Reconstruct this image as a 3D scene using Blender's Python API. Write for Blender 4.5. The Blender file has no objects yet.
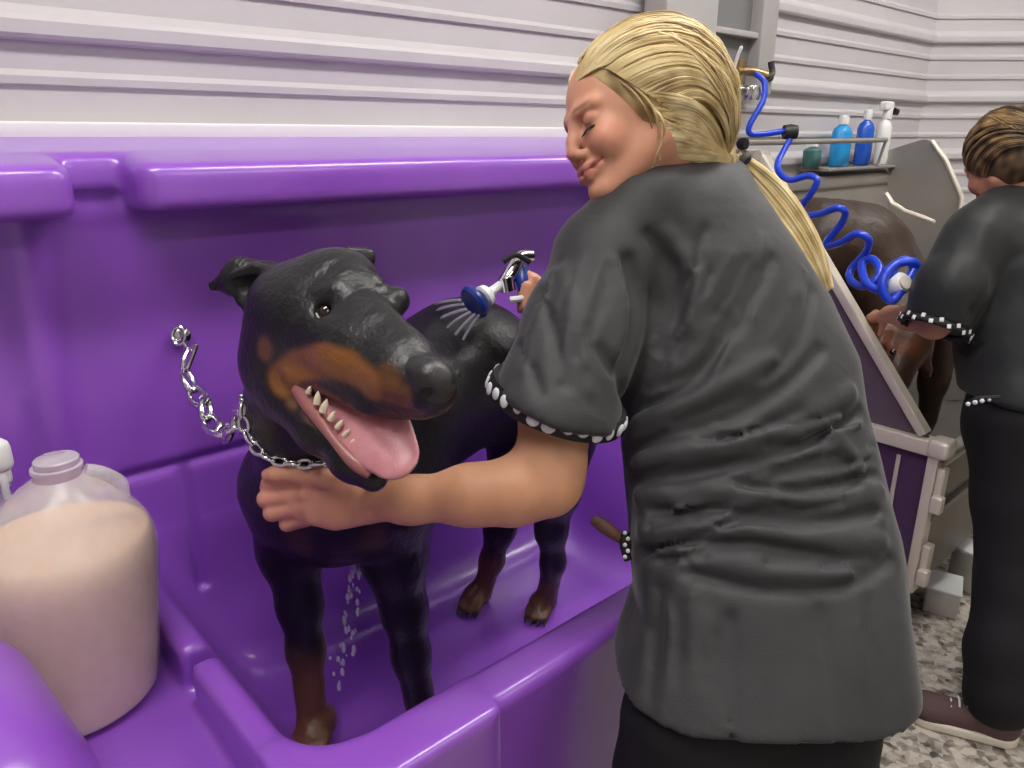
import bpy, bmesh, math, random
import numpy as np
from mathutils import Vector, Matrix
random.seed(7); rng = np.random.RandomState(5)
C = bpy.context.scene.collection
# ------------------------------------------------------------------ camera
FP = 750.0; YAW = math.radians(48.4); PIT = math.atan(247/FP)
cc, ss = math.cos(PIT), math.sin(PIT)
CAM = np.array([0, 0, 1.5])
FW = np.array([math.cos(YAW)*cc, math.sin(YAW)*cc, -ss])
RT = np.array([math.sin(YAW), -math.cos(YAW), 0.0])
UP = np.cross(RT, FW)
FH = np.array([math.cos(YAW), math.sin(YAW), 0.0])
def P(x, y, d): return CAM + d*(FW + (x-512)/FP*RT + (384-y)/FP*UP)
def onz(x, y, z):
    v = P(x, y, 1)-CAM; return CAM + v*((z-1.5)/v[2])
def onY(x, y, Y):
    v = P(x, y, 1)-CAM; return CAM + v*(Y/v[1])
def onX(x, y, X):
    v = P(x, y, 1)-CAM; return CAM + v*(X/v[0])
def cs(a, b, c): return a*RT + b*UP - c*FW      # right, up, toward camera
cam = bpy.data.cameras.new('camera'); co = bpy.data.objects.new('camera', cam); C.objects.link(co)
cam.sensor_width = 36; cam.lens = FP*36/1024; cam.clip_start = .02
m = Matrix(((RT[0], UP[0], -FW[0], 0), (RT[1], UP[1], -FW[1], 0), (RT[2], UP[2], -FW[2], 1.5), (0, 0, 0, 1)))
co.matrix_world = m
bpy.context.scene.camera = co
vs = bpy.context.scene.view_settings
vs.view_transform = 'Standard'; vs.look = 'None'; vs.gamma = 1; vs.use_curve_mapping = False; vs.exposure = 0.33
# ------------------------------------------------------------------ materials
def mat(name, col, rough=.5, metal=0, spec=.5, coat=0, bump=None, attr=False, sheen=0, sss=0, var=None, emit=None, trans=0, alpha=1, coatr=.1, aniso_scale=(1, 1, 1), bump2=None):
    mm = bpy.data.materials.new(name); mm.use_nodes = True
    nt = mm.node_tree; b = nt.nodes['Principled BSDF']; N = nt.nodes.new; L = nt.links.new
    b.inputs['Base Color'].default_value = (*col, 1); b.inputs['Roughness'].default_value = rough
    b.inputs['Metallic'].default_value = metal; b.inputs['Specular IOR Level'].default_value = spec
    b.inputs['Coat Weight'].default_value = coat; b.inputs['Coat Roughness'].default_value = coatr
    b.inputs['Transmission Weight'].default_value = trans; b.inputs['Alpha'].default_value = alpha
    if sheen: b.inputs['Sheen Weight'].default_value = sheen; b.inputs['Sheen Roughness'].default_value = .4
    if sss:
        b.inputs['Subsurface Weight'].default_value = sss; b.inputs['Subsurface Scale'].default_value = .01
        b.inputs['Subsurface Radius'].default_value = (1, .4, .2)
    if emit: b.inputs['Emission Color'].default_value = (*emit[0], 1); b.inputs['Emission Strength'].default_value = emit[1]
    tc = N('ShaderNodeTexCoord'); mp = N('ShaderNodeMapping'); L(tc.outputs['Object'], mp.inputs[0]); mp.inputs['Scale'].default_value = aniso_scale
    src = None
    if attr:
        a = N('ShaderNodeAttribute'); a.attribute_name = 'Col'; src = a.outputs['Color']
    if var:   # (colour2, scale, lo, hi)
        n = N('ShaderNodeTexNoise'); n.inputs['Scale'].default_value = var[1]; n.inputs['Detail'].default_value = 6
        L(mp.outputs[0], n.inputs['Vector'])
        r = N('ShaderNodeMapRange'); r.inputs[1].default_value = var[2]; r.inputs[2].default_value = var[3]; L(n.outputs['Fac'], r.inputs[0])
        x = N('ShaderNodeMix'); x.data_type = 'RGBA'; L(r.outputs[0], x.inputs[0])
        if src: L(src, x.inputs[6])
        else: x.inputs[6].default_value = (*col, 1)
        x.inputs[7].default_value = (*var[0], 1); src = x.outputs[2]
        if attr:
            x.blend_type = 'MULTIPLY'
    if src: L(src, b.inputs['Base Color'])
    if bump:  # (scale, strength, distance)
        n = N('ShaderNodeTexNoise'); n.inputs['Scale'].default_value = bump[0]; n.inputs['Detail'].default_value = 5
        L(mp.outputs[0], n.inputs['Vector'])
        bp = N('ShaderNodeBump'); bp.inputs['Strength'].default_value = bump[1]; bp.inputs['Distance'].default_value = bump[2]
        L(n.outputs['Fac'], bp.inputs['Height']); L(bp.outputs[0], b.inputs['Normal'])
    if bump2:
        n2 = N('ShaderNodeTexNoise'); n2.inputs['Scale'].default_value = bump2[0]; n2.inputs['Detail'].default_value = 3; n2.inputs['Distortion'].default_value = .8; n2.noise_type = 'RIDGED_MULTIFRACTAL'
        L(mp.outputs[0], n2.inputs['Vector']); b2 = N('ShaderNodeBump'); b2.inputs['Strength'].default_value = bump2[1]; b2.inputs['Distance'].default_value = bump2[2]*.15
        L(n2.outputs['Fac'], b2.inputs['Height']); L(b2.outputs[0], bp.inputs['Normal'])
    return mm
M = {}
M['purple'] = mat('purple_plastic', (.30, .09, .59), .32, spec=.7, coat=.6, coatr=.16, bump=(60, .10, .003), var=((.265, .075, .53), 7, .35, .7))
M['purple_dull'] = mat('purple_panel', (.085, .042, .11), .4, bump=(30, .1, .003))
M['grey_panel'] = mat('grey_violet_panel', (.13, .095, .125), .38, bump=(30, .1, .003))
M['wall'] = mat('painted_metal_siding', (.56, .535, .55), .38, spec=.5, bump=(25, .08, .004), var=((.51, .485, .50), 3, .3, .7))
M['wall_in'] = mat('plain_wall_paint', (.6, .58, .57), .7, bump=(40, .1, .002))
M['flash'] = mat('white_flashing', (.78, .77, .76), .35, bump=(30, .05, .002))
M['ceil'] = mat('ceiling_paint', (.75, .75, .74), .8, bump=(20, .1, .003))
M['steel'] = mat('brushed_steel', (.44, .41, .37), .33, metal=.45, bump=(40, .08, .002), var=((.37, .345, .31), 5, .3, .7))
M['steel_dark'] = mat('dull_steel', (.20, .185, .165), .42, metal=.6, bump=(30, .1, .003), var=((.15, .135, .12), 6, .3, .7))
M['frame'] = mat('aluminium_frame', (.76, .70, .60), .32, metal=.2, bump=(40, .06, .002))
M['chrome'] = mat('chrome', (.78, .78, .78), .14, metal=1, bump=(50, .03, .001))
M['col_l'] = mat('column_paint', (.40, .385, .375), .5, bump=(30, .08, .003))
M['col_d'] = mat('column_grey', (.20, .20, .205), .5, bump=(30, .08, .003))
M['skin'] = mat('skin', (.7, .36, .24), .48, attr=True, sss=.12, bump=(220, .12, .0012), spec=.4, var=((.93, .90, .90), 40, .3, .7))
M['hair'] = mat('blonde_hair', (.6, .44, .16), .42, attr=True, spec=.4, bump=(90, .2, .002))
M['hair2'] = mat('brown_hair', (.12, .07, .035), .45, attr=True, spec=.35, bump=(90, .2, .002))
M['scrub'] = mat('charcoal_fabric', (.036, .036, .038), .60, spec=.42, sheen=.2, bump=(420, .35, .0012), var=((.024, .024, .026), 14, .3, .7), bump2=(26, .55, .012))
M['scrub2'] = mat('black_fabric', (.018, .020, .021), .55, spec=.35, sheen=.08, bump=(300, .3, .0012), var=((.013, .014, .015), 9, .3, .7), bump2=(20, .5, .012))
M['pants'] = mat('black_trousers', (.012, .012, .014), .75, spec=.25, bump=(260, .3, .001))
M['trimb'] = mat('trim_black', (.008, .008, .009), .6, bump=(200, .2, .001))
M['trimw'] = mat('trim_white', (.72, .73, .76), .6, bump=(200, .2, .001))
M['dog'] = mat('wet_black_coat', (.01, .01, .012), .36, spec=.5, attr=True, bump=(140, .5, .003))
M['dog2'] = mat('wet_brown_coat', (.05, .022, .012), .45, spec=.4, attr=True, bump=(90, .5, .004))
M['nose'] = mat('dog_nose', (.018, .017, .018), .3, spec=.6, bump=(600, .5, .001))
M['tongue'] = mat('tongue', (.62, .27, .30), .34, sss=.2, bump=(350, .3, .001), var=((.52, .19, .23), 25, .35, .65))
M['gum'] = mat('gum', (.34, .13, .12), .35, bump=(200, .2, .001))
M['tooth'] = mat('tooth', (.75, .66, .50), .3, bump=(200, .1, .0005))
M['eye'] = mat('dog_eye', (.022, .012, .008), .06, spec=.8, coat=.6, bump=(10, .01, .0002))
M['sclera'] = mat('eye_rim', (.42, .38, .33), .25, bump=(50, .05, .0005))
M['blue'] = mat('blue_hose', (.012, .055, .62), .28, spec=.5, coat=.3, bump=(80, .05, .001))
M['bluering'] = mat('blue_ring', (.01, .035, .25), .3, bump=(80, .05, .001))
M['white'] = mat('white_plastic', (.78, .79, .78), .35, bump=(60, .05, .001))
M['black'] = mat('black_rubber', (.012, .012, .012), .5, bump=(60, .1, .001))
M['wood'] = mat('brown_wood', (.12, .055, .035), .45, bump=(60, .2, .002), aniso_scale=(1, 1, 6))
M['bluel'] = mat('blue_liquid', (.02, .30, .68), .25, bump=(30, .03, .001))
M['bluel2'] = mat('deep_blue_liquid', (.015, .10, .55), .25, bump=(30, .03, .001))
M['teal'] = mat('dull_teal', (.05, .14, .14), .4, bump=(30, .03, .001))
M['soap'] = mat('cream_soap', (.90, .60, .36), .38, sss=.25, bump=(20, .03, .001), var=((.86, .55, .33), 6, .3, .7))
M['brass'] = mat('brass', (.45, .30, .12), .3, metal=.9, bump=(40, .05, .001))
M['carton'] = mat('white_carton', (.66, .63, .58), .6, bump=(30, .1, .002))
M['shoe'] = mat('plum_canvas', (.10, .055, .055), .7, bump=(200, .4, .002))
M['sole'] = mat('cream_sole', (.80, .74, .62), .5, bump=(60, .1, .002))
M['lamp'] = mat('lamp_diffuser', (.9, .9, .9), .5, emit=((1, .97, .93), 18.5), bump=(60, .02, .001))
M['lamp_dim'] = mat('lamp_diffuser_dim', (.9, .9, .9), .5, emit=((1, .95, .9), 10), bump=(60, .02, .001))
# milky shell: part transparent, part diffuse
def shell_mat(name, col, fac):
    mm = bpy.data.materials.new(name); mm.use_nodes = True; nt = mm.node_tree
    for n in list(nt.nodes): nt.nodes.remove(n)
    N = nt.nodes.new; L = nt.links.new
    o = N('ShaderNodeOutputMaterial'); mx = N('ShaderNodeMixShader'); t = N('ShaderNodeBsdfTransparent'); p = N('ShaderNodeBsdfPrincipled')
    n = N('ShaderNodeTexNoise'); n.inputs['Scale'].default_value = 8
    r = N('ShaderNodeMapRange'); r.inputs[3].default_value = fac-.06; r.inputs[4].default_value = fac+.06; L(n.outputs['Fac'], r.inputs[0])
    p.inputs['Base Color'].default_value = (*col, 1); p.inputs['Roughness'].default_value = .22
    L(r.outputs[0], mx.inputs[0]); L(t.outputs[0], mx.inputs[1]); L(p.outputs[0], mx.inputs[2]); L(mx.outputs[0], o.inputs[0])
    return mm
M['milky'] = shell_mat('milky_plastic', (.88, .85, .82), .42)
M['clear'] = shell_mat('clear_plastic', (.80, .80, .82), .42)
M['bluebottle'] = shell_mat('pale_blue_plastic', (.45, .75, .85), .6)
M['water'] = shell_mat('water', (.75, .72, .85), .55)
def floor_mat():
    mm = mat('terrazzo_floor', (.3, .28, .25), .55, bump=(90, .2, .002)); nt = mm.node_tree; N = nt.nodes.new; L = nt.links.new
    b = nt.nodes['Principled BSDF']; tc = N('ShaderNodeTexCoord')
    v = N('ShaderNodeTexVoronoi'); v.inputs['Scale'].default_value = 55; L(tc.outputs['Object'], v.inputs['Vector'])
    n = N('ShaderNodeTexNoise'); n.inputs['Scale'].default_value = 22; n.inputs['Detail'].default_value = 8; L(tc.outputs['Object'], n.inputs['Vector'])
    s = N('ShaderNodeSeparateColor'); L(v.outputs['Color'], s.inputs[0])
    a = N('ShaderNodeMath'); a.operation = 'MULTIPLY_ADD'; L(s.outputs[0], a.inputs[0]); a.inputs[1].default_value = .45
    L(n.outputs['Fac'], a.inputs[2])
    cr = N('ShaderNodeValToRGB'); e = cr.color_ramp.elements
    e[0].position = .42; e[0].color = (.06, .05, .04, 1); e[1].position = .95; e[1].color = (.62, .57, .49, 1)
    k = e.new(.6); k.color = (.30, .265, .22, 1); k = e.new(.75); k.color = (.46, .42, .36, 1)
    L(a.outputs[0], cr.inputs[0]); L(cr.outputs[0], b.inputs['Base Color']); return mm
M['floor'] = floor_mat()
# ------------------------------------------------------------------ object helpers
def tag(o, label=None, cat=None, group=None, kind=None):
    if label: o['label'] = label
    if cat: o['category'] = cat
    if group: o['group'] = group
    if kind: o['kind'] = kind
    return o
def thing(name, label, cat, loc=(0, 0, 0), group=None):
    o = bpy.data.objects.new(name, None); C.objects.link(o); o.location = loc; o.empty_display_size = .05
    return tag(o, label, cat, group)
def link(name, me, mats, parent=None):
    o = bpy.data.objects.new(name, me); C.objects.link(o)
    for mm in (mats if isinstance(mats, (list, tuple)) else [mats]): me.materials.append(M[mm])
    if parent:
        o.parent = parent; o.matrix_parent_inverse = Matrix.Translation(-Vector(parent.location))
    return o
def obj(name, bm, mats, parent=None, smooth=True):
    me = bpy.data.meshes.new(name); bmesh.ops.recalc_face_normals(bm, faces=bm.faces[:]); bm.to_mesh(me); bm.free()
    if smooth:
        me.polygons.foreach_set('use_smooth', [True]*len(me.polygons)); me.set_sharp_from_angle(angle=math.radians(40))
    return link(name, me, mats, parent)
def npobj(name, V, Q, mats, parent=None, col=None, mi=None):
    me = bpy.data.meshes.new(name)
    me.vertices.add(len(V)); me.vertices.foreach_set('co', V.astype(np.float32).ravel())
    me.loops.add(len(Q)*4); me.loops.foreach_set('vertex_index', Q.astype(np.int32).ravel())
    me.polygons.add(len(Q)); me.polygons.foreach_set('loop_start', np.arange(len(Q), dtype=np.int32)*4)
    me.update(calc_edges=True); me.validate()
    me.polygons.foreach_set('use_smooth', [True]*len(me.polygons))
    o = link(name, me, mats, parent)
    if mi is not None and len(mi) == len(me.polygons): me.polygons.foreach_set('material_index', mi.astype(np.int32))
    if col is not None:
        a = me.color_attributes.new('Col', 'FLOAT_COLOR', 'POINT')
        a.data.foreach_set('color', np.hstack([col, np.ones((len(col), 1))]).astype(np.float32).ravel())
    return o
def box(bm, c, s, rot=None, bev=0, mi=0):
    r = bmesh.ops.create_cube(bm, size=1); vs_ = r['verts']
    R = rot.to_4x4() if rot else Matrix()
    bmesh.ops.transform(bm, verts=vs_, matrix=Matrix.Translation(Vector(c)) @ R @ Matrix.Diagonal((*s, 1)))
    fs = set(f for v in vs_ for f in v.link_faces)
    for f in fs: f.material_index = mi
    if bev:
        es = list(set(e for v in vs_ for e in v.link_edges))
        bmesh.ops.bevel(bm, geom=es, offset=bev, segments=3, profile=.5, affect='EDGES')
    return bm
def frames(pts):
    pts = [Vector(p) for p in pts]; out = []; n = None
    for i, p in enumerate(pts):
        t = (pts[min(i+1, len(pts)-1)]-pts[max(i-1, 0)]).normalized()
        if n is None:
            n = t.orthogonal().normalized()
        n = (n-t*n.dot(t))
        n = n.normalized() if n.length > 1e-6 else t.orthogonal().normalized()
        out.append((p, n, t.cross(n)))
    return out
def tube(bm, pts, rad, seg=8, closed=False, mi=0, cap=True, flat=1.0):
    fr = frames(pts); rings = []
    for i, (p, a, b) in enumerate(fr):
        r = rad(i/(len(fr)-1)) if callable(rad) else (rad[i] if isinstance(rad, (list, tuple)) else rad)
        rings.append([bm.verts.new(p+(a*math.cos(2*math.pi*k/seg)+b*flat*math.sin(2*math.pi*k/seg))*r) for k in range(seg)])
    n = len(rings)
    for i in range(n if closed else n-1):
        A, B = rings[i], rings[(i+1) % n]
        for k in range(seg):
            f = bm.faces.new((A[k], A[(k+1) % seg], B[(k+1) % seg], B[k])); f.material_index = mi
    if cap and not closed:
        for R_ in (rings[0], rings[-1]):
            f = bm.faces.new(R_); f.material_index = mi
    return bm
def spline(pts, n=8):
    pts = [np.array(p, float) for p in pts]; out = []
    q = [2*pts[0]-pts[1]]+pts+[2*pts[-1]-pts[-2]]
    for i in range(1, len(q)-2):
        for k in range(n):
            t = k/n; a, b, c_, d = q[i-1], q[i], q[i+1], q[i+2]
            out.append(.5*((2*b)+(c_-a)*t+(2*a-5*b+4*c_-d)*t*t+(3*b-3*c_+d-a)*t**3))
    out.append(pts[-1]); return out
def lathe(bm, prof, seg=40, c=(0, 0, 0), mi=0, R=None, sx=1, sy=1):
    rings = []
    for r, z in prof:
        ring = []
        for k in range(seg):
            a = 2*math.pi*k/seg; v = Vector((r*sx*math.cos(a), r*sy*math.sin(a), z))
            if R: v = R @ v
            ring.append(bm.verts.new(v+Vector(c)))
        rings.append(ring)
    for A, B in zip(rings, rings[1:]):
        for k in range(seg):
            f = bm.faces.new((A[k], A[(k+1) % seg], B[(k+1) % seg], B[k])); f.material_index = mi
    for q in (rings[0], rings[-1]):
        f = bm.faces.new(q); f.material_index = mi
    return bm
def align(d): return Vector((0, 0, 1)).rotation_difference(Vector(d).normalized()).to_matrix()
# ------------------------------------------------------------------ implicit surfaces
def smin(a, b, k):
    h = np.clip(.5+.5*(b-a)/k, 0, 1); return b+(a-b)*h-k*h*(1-h)
def smax(a, b, k): return -smin(-a, -b, k)
class Field:
    def __init__(s, lo, hi, h):
        s.lo = np.array(lo, float); s.h = h
        s.n = np.ceil((np.array(hi)-s.lo)/h).astype(int)+1
        s.V = np.full(s.n, .5, np.float32)
        s.ax = [(s.lo[i]+h*np.arange(s.n[i])).astype(np.float32) for i in range(3)]
    def sl(s, lo, hi):
        a = np.clip(np.floor((np.array(lo)-s.lo)/s.h).astype(int), 0, s.n); b = np.clip(np.ceil((np.array(hi)-s.lo)/s.h).astype(int)+1, 0, s.n)
        S = tuple(slice(a[i], b[i]) for i in range(3))
        G = np.meshgrid(*(s.ax[i][S[i]] for i in range(3)), indexing='ij', sparse=False)
        return S, G
    def comb(s, S, d, k, mode):
        if mode == '+': s.V[S] = smin(s.V[S], d, k)
        elif mode == '-': s.V[S] = smax(s.V[S], -d, k)
    def cone(s, a, b, ra, rb, k=.02, mode='+', flat=None):
        a = np.array(a, float); b = np.array(b, float); m_ = max(ra, rb)+k+3*s.h+.02
        S, (X, Y, Z) = s.sl(np.minimum(a, b)-m_, np.maximum(a, b)+m_)
        if X.size == 0: return s
        d = b-a; L2 = max(d@d, 1e-9)
        h = np.clip(((X-a[0])*d[0]+(Y-a[1])*d[1]+(Z-a[2])*d[2])/L2, 0, 1)
        qx, qy, qz = X-a[0]-h*d[0], Y-a[1]-h*d[1], Z-a[2]-h*d[2]
        r = ra+(rb-ra)*h
        if flat is not None:   # (axis, factor): squash along a direction
            ax, f = np.array(flat[0], float), flat[1]; ax = ax/np.linalg.norm(ax)
            t = qx*ax[0]+qy*ax[1]+qz*ax[2]; e = (1/f-1)*t
            qx, qy, qz = qx+e*ax[0], qy+e*ax[1], qz+e*ax[2]
            D = (np.sqrt(qx*qx+qy*qy+qz*qz)-r)*min(1, (1+f)/2)
        else: D = np.sqrt(qx*qx+qy*qy+qz*qz)-r
        s.comb(S, D.astype(np.float32), k, mode); return s
    def chain(s, pts, k=.02, mode='+', flat=None):
        for (a, ra), (b, rb) in zip(pts, pts[1:]): s.cone(a, b, ra, rb, k, mode, flat)
        return s
    def ell(s, c, r, A=None, k=.02, mode='+'):
        c = np.array(c, float); r = np.array(r, float); A = np.eye(3) if A is None else np.array(A); m_ = max(r)+k+3*s.h+.02
        S, (X, Y, Z) = s.sl(c-m_, c+m_)
        if X.size == 0: return s
        X = X-c[0]; Y = Y-c[1]; Z = Z-c[2]
        u = [(X*A[i][0]+Y*A[i][1]+Z*A[i][2]) for i in range(3)]
        k0 = np.sqrt(sum((u[i]/r[i])**2 for i in range(3)))+1e-9; k1 = np.sqrt(sum((u[i]/r[i]**2)**2 for i in range(3)))+1e-9
        D = k0*(k0-1)/k1
        s.comb(S, D.astype(np.float32), k, mode); return s
    def disp(s, fn, lim=.04):
        I = np.nonzero(np.abs(s.V) < lim)
        p = np.stack([s.ax[i][I[i]] for i in range(3)], 1)
        s.V[I] -= fn(p).astype(np.float32); return s
    def half(s, n, c, k=.004):       # keep the side where n.(p-c) < 0
        n = np.array(n, float); n /= np.linalg.norm(n)
        X, Y, Z = np.meshgrid(*s.ax, indexing='ij', sparse=True)
        s.V = smax(s.V, ((X-c[0])*n[0]+(Y-c[1])*n[1]+(Z-c[2])*n[2]).astype(np.float32), k); return s
    def val(s, p):
        g = (np.atleast_2d(p)-s.lo)/s.h; i = np.clip(np.floor(g).astype(int), 0, s.n-2); t = np.clip(g-i, 0, 1); v = 0
        for a in (0, 1):
            for b in (0, 1):
                for c_ in (0, 1):
                    w = (t[:, 0] if a else 1-t[:, 0])*(t[:, 1] if b else 1-t[:, 1])*(t[:, 2] if c_ else 1-t[:, 2])
                    v = v+w*s.V[i[:, 0]+a, i[:, 1]+b, i[:, 2]+c_]
        return v
    def hit(s, px, py, d0=.5, d1=3, n=900, dflt=1.0):
        ds = np.linspace(d0, d1, n); pts = np.array([P(px, py, d) for d in ds])
        inside = np.all((pts >= s.lo) & (pts <= s.lo+s.h*(s.n-1)), axis=1)
        v = np.where(inside, s.val(pts), 1); k = np.argmax(v < 0)
        return (ds[k], pts[k]) if v[k] < 0 else (dflt, P(px, py, dflt))
    def mesh(s, smooth=1):
        V = s.V; n = s.n; sg = V < 0
        V[0], V[-1], V[:, 0], V[:, -1], V[:, :, 0], V[:, :, -1] = [np.maximum(q, 1e-4) for q in (V[0], V[-1], V[:, 0], V[:, -1], V[:, :, 0], V[:, :, -1])]
        sg = V < 0
        cs_ = np.zeros(n-1, np.int8)
        for a in (0, 1):
            for b in (0, 1):
                for c_ in (0, 1): cs_ += sg[a:n[0]-1+a, b:n[1]-1+b, c_:n[2]-1+c_]
        act = (cs_ > 0) & (cs_ < 8); I = np.argwhere(act); idx = np.full(n-1, -1, np.int32); idx[act] = np.arange(len(I))
        acc = np.zeros((len(I), 3)); cnt = np.zeros(len(I))
        cor = [(a, b, c_) for a in (0, 1) for b in (0, 1) for c_ in (0, 1)]
        for p in cor:
            for ax in range(3):
                if p[ax]: continue
                q = list(p); q[ax] = 1
                v0 = V[I[:, 0]+p[0], I[:, 1]+p[1], I[:, 2]+p[2]]; v1 = V[I[:, 0]+q[0], I[:, 1]+q[1], I[:, 2]+q[2]]
                mk = (v0 < 0) != (v1 < 0); t = np.where(mk, v0/np.where(v0 == v1, 1, v0-v1), 0)
                e = np.tile(np.array(p, float), (len(I), 1)); e[:, ax] += t
                acc[mk] += e[mk]; cnt[mk] += 1
        W = s.lo+s.h*(I+acc/cnt[:, None]); Q = []
        for ax in range(3):
            b, c_ = (ax+1) % 3, (ax+2) % 3
            s0 = [slice(None)]*3; s1 = [slice(None)]*3; s0[ax] = slice(0, -1); s1[ax] = slice(1, None)
            cr = sg[tuple(s0)] != sg[tuple(s1)]; E_ = np.argwhere(cr)
            E_ = E_[(E_[:, b] > 0) & (E_[:, c_] > 0) & (E_[:, b] < n[b]-1) & (E_[:, c_] < n[c_]-1)]
            neg = sg[E_[:, 0], E_[:, 1], E_[:, 2]]
            qs = []
            for ob, oc in ((-1, -1), (0, -1), (0, 0), (-1, 0)):
                K = E_.copy(); K[:, b] += ob; K[:, c_] += oc; qs.append(idx[K[:, 0], K[:, 1], K[:, 2]])
            q = np.stack(qs, 1); q[~neg] = q[~neg][:, ::-1]; Q.append(q)
        Q = np.vstack(Q)
        for _ in range(smooth):
            A = np.zeros_like(W); c2 = np.zeros(len(W))
            for i in range(4):
                np.add.at(A, Q[:, i], W[Q[:, (i+1) % 4]]); np.add.at(c2, Q[:, i], 1)
                np.add.at(A, Q[:, i], W[Q[:, (i-1) % 4]]); np.add.at(c2, Q[:, i], 1)
            W = W*.4+.6*A/np.maximum(c2, 1)[:, None]
        return W, Q
def join(parts):
    Vs, Qs, Cs, o = [], [], [], 0
    for V, Q, c_ in parts: Vs.append(V); Qs.append(Q+o); Cs.append(c_); o += len(V)
    return np.vstack(Vs), np.vstack(Qs), np.vstack(Cs)
def noise3(p, f, seed=0):
    r = np.random.RandomState(seed); v = 0
    for i in range(7):
        w = r.normal(size=3); w = w/np.linalg.norm(w)*f*(.6+.9*r.rand()); v = v+np.sin(p@w+r.rand()*6.28)
    return v/7
def dpoly(p, pts):       # distance to a polyline
    best = np.full(len(p), 9.0)
    for a, b in zip(pts, pts[1:]):
        d = b-a; h = np.clip(((p-a)@d)/max(d@d, 1e-9), 0, 1); best = np.minimum(best, np.linalg.norm(p-a-h[:, None]*d, axis=1))
    return best
def blend(col, c2, w): return col*(1-w[:, None])+np.array(c2)*w[:, None]
def sst(x, a, b): t = np.clip((x-a)/(b-a), 0, 1); return t*t*(3-2*t)
# ================================================================== THE ROOM
def siding(name, p0, p1, z1=3.0, plain=False):
    p0 = Vector((*p0, 0)); p1 = Vector((*p1, 0)); d = (p1-p0).normalized(); n = Vector((d.y, -d.x, 0))   # n: into the room
    prof = [(0, 0)]
    if not plain:
        z = .15
        while z < z1-.1:
            prof += [(z-.003, 0), (z, .017), (z+.006, .021), (z+.026, .021), (z+.034, .017), (z+.05, .002)]
            for q in (.10, .182): prof += [(z+q-.002, .0), (z+q, .007), (z+q+.012, .008), (z+q+.022, 0)]
            z += .25
    prof.append((z1, 0))
    bm = bmesh.new(); A = [bm.verts.new(p0+n*o+Vector((0, 0, z))) for z, o in prof]; B = [bm.verts.new(p1+n*o+Vector((0, 0, z))) for z, o in prof]
    for i in range(len(prof)-1): bm.faces.new((A[i], B[i], B[i+1], A[i+1]))
    back = [bm.verts.new(q-n*.08+Vector((0, 0, z))) for q, z in ((p0, 0), (p1, 0), (p1, z1), (p0, z1))]
    bm.faces.new(back)
    bm.faces.new((back[0], back[3], *A[::-1])); bm.faces.new((back[1], back[2], *B[::-1]))
    bm.faces.new((A[0], B[0], back[1], back[0])); bm.faces.new((A[-1], B[-1], back[2], back[3]))
    me = bpy.data.meshes.new(name); bmesh.ops.recalc_face_normals(bm, faces=bm.faces[:]); bm.to_mesh(me); bm.free()
    return tag(link(name, me, 'wall_in' if plain else 'wall'), kind='structure')
ex = np.array([.748, -.664]); e0 = np.array([3.86, 1.5]); e1 = e0+ex*6.1
siding('wall_back', (-2.5, 1.5), (3.86, 1.5))
siding('wall_right', e0, e1)
siding('wall_left', (-2.5, -2.55), (-2.5, 1.5), plain=True)
siding('wall_front', e1, (-2.5, -2.55), plain=True)
for nm, z, mm in (('floor', -.05, 'floor'), ('ceiling', 3.05, 'ceil')):
    bm = bmesh.new(); pts = [(-2.6, -2.65), (8.6, -2.65), (3.9, 1.6), (-2.6, 1.6)]
    a = [bm.verts.new((x, y, z-.05)) for x, y in pts]; b = [bm.verts.new((x, y, z+.05)) for x, y in pts]
    bm.faces.new(a); bm.faces.new(b)
    for i in range(4): bm.faces.new((a[i], a[(i+1) % 4], b[(i+1) % 4], b[i]))
    tag(obj(nm, bm, mm, smooth=False), kind='structure')
bm = bmesh.new(); box(bm, (-.3, 1.485, 1.509), (4.4, .05, .030), bev=.004); tag(obj('trim_1', bm, 'flash'), kind='structure')
for i, (x, y) in enumerate(((-.1, .50), (1.6, .45), (3.3, .45), (-.2, -1.4), (1.8, -1.5), (4.3, -1.2))):
    t = thing('ceiling_light', 'long fluorescent ceiling light overhead, out of the picture', 'light', (x, y, 2.98), 'ceiling lights')
    bm = bmesh.new(); box(bm, (x, y, 2.975), (1.26, .34, .05), bev=.006); obj('housing', bm, 'white', t)
    bm = bmesh.new(); box(bm, (x, y, 2.945), (1.2, .28, .02), bev=.004); obj('diffuser', bm, 'lamp' if i < 3 else 'lamp_dim', t)
# steel post at the wall
t = thing('steel_post', 'grey painted steel wall post behind the blonde head', 'post', (1.91, 1.43, 0))
bm = bmesh.new(); box(bm, (1.91, 1.43, 1.5), (.24, .08, 3.0), bev=.006); obj('post_face', bm, 'col_l', t)
bm = bmesh.new(); box(bm, (2.195, 1.45, 2.32), (.33, .03, 1.38), bev=.005); obj('side_plate', bm, 'col_d', t)
bm = bmesh.new(); box(bm, (2.195, 1.43, 1.80), (.33, .05, .018), bev=.003); box(bm, (2.32, 1.425, 2.3), (.09, .06, 1.34), bev=.003); obj('flange', bm, 'col_l', t)
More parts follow.
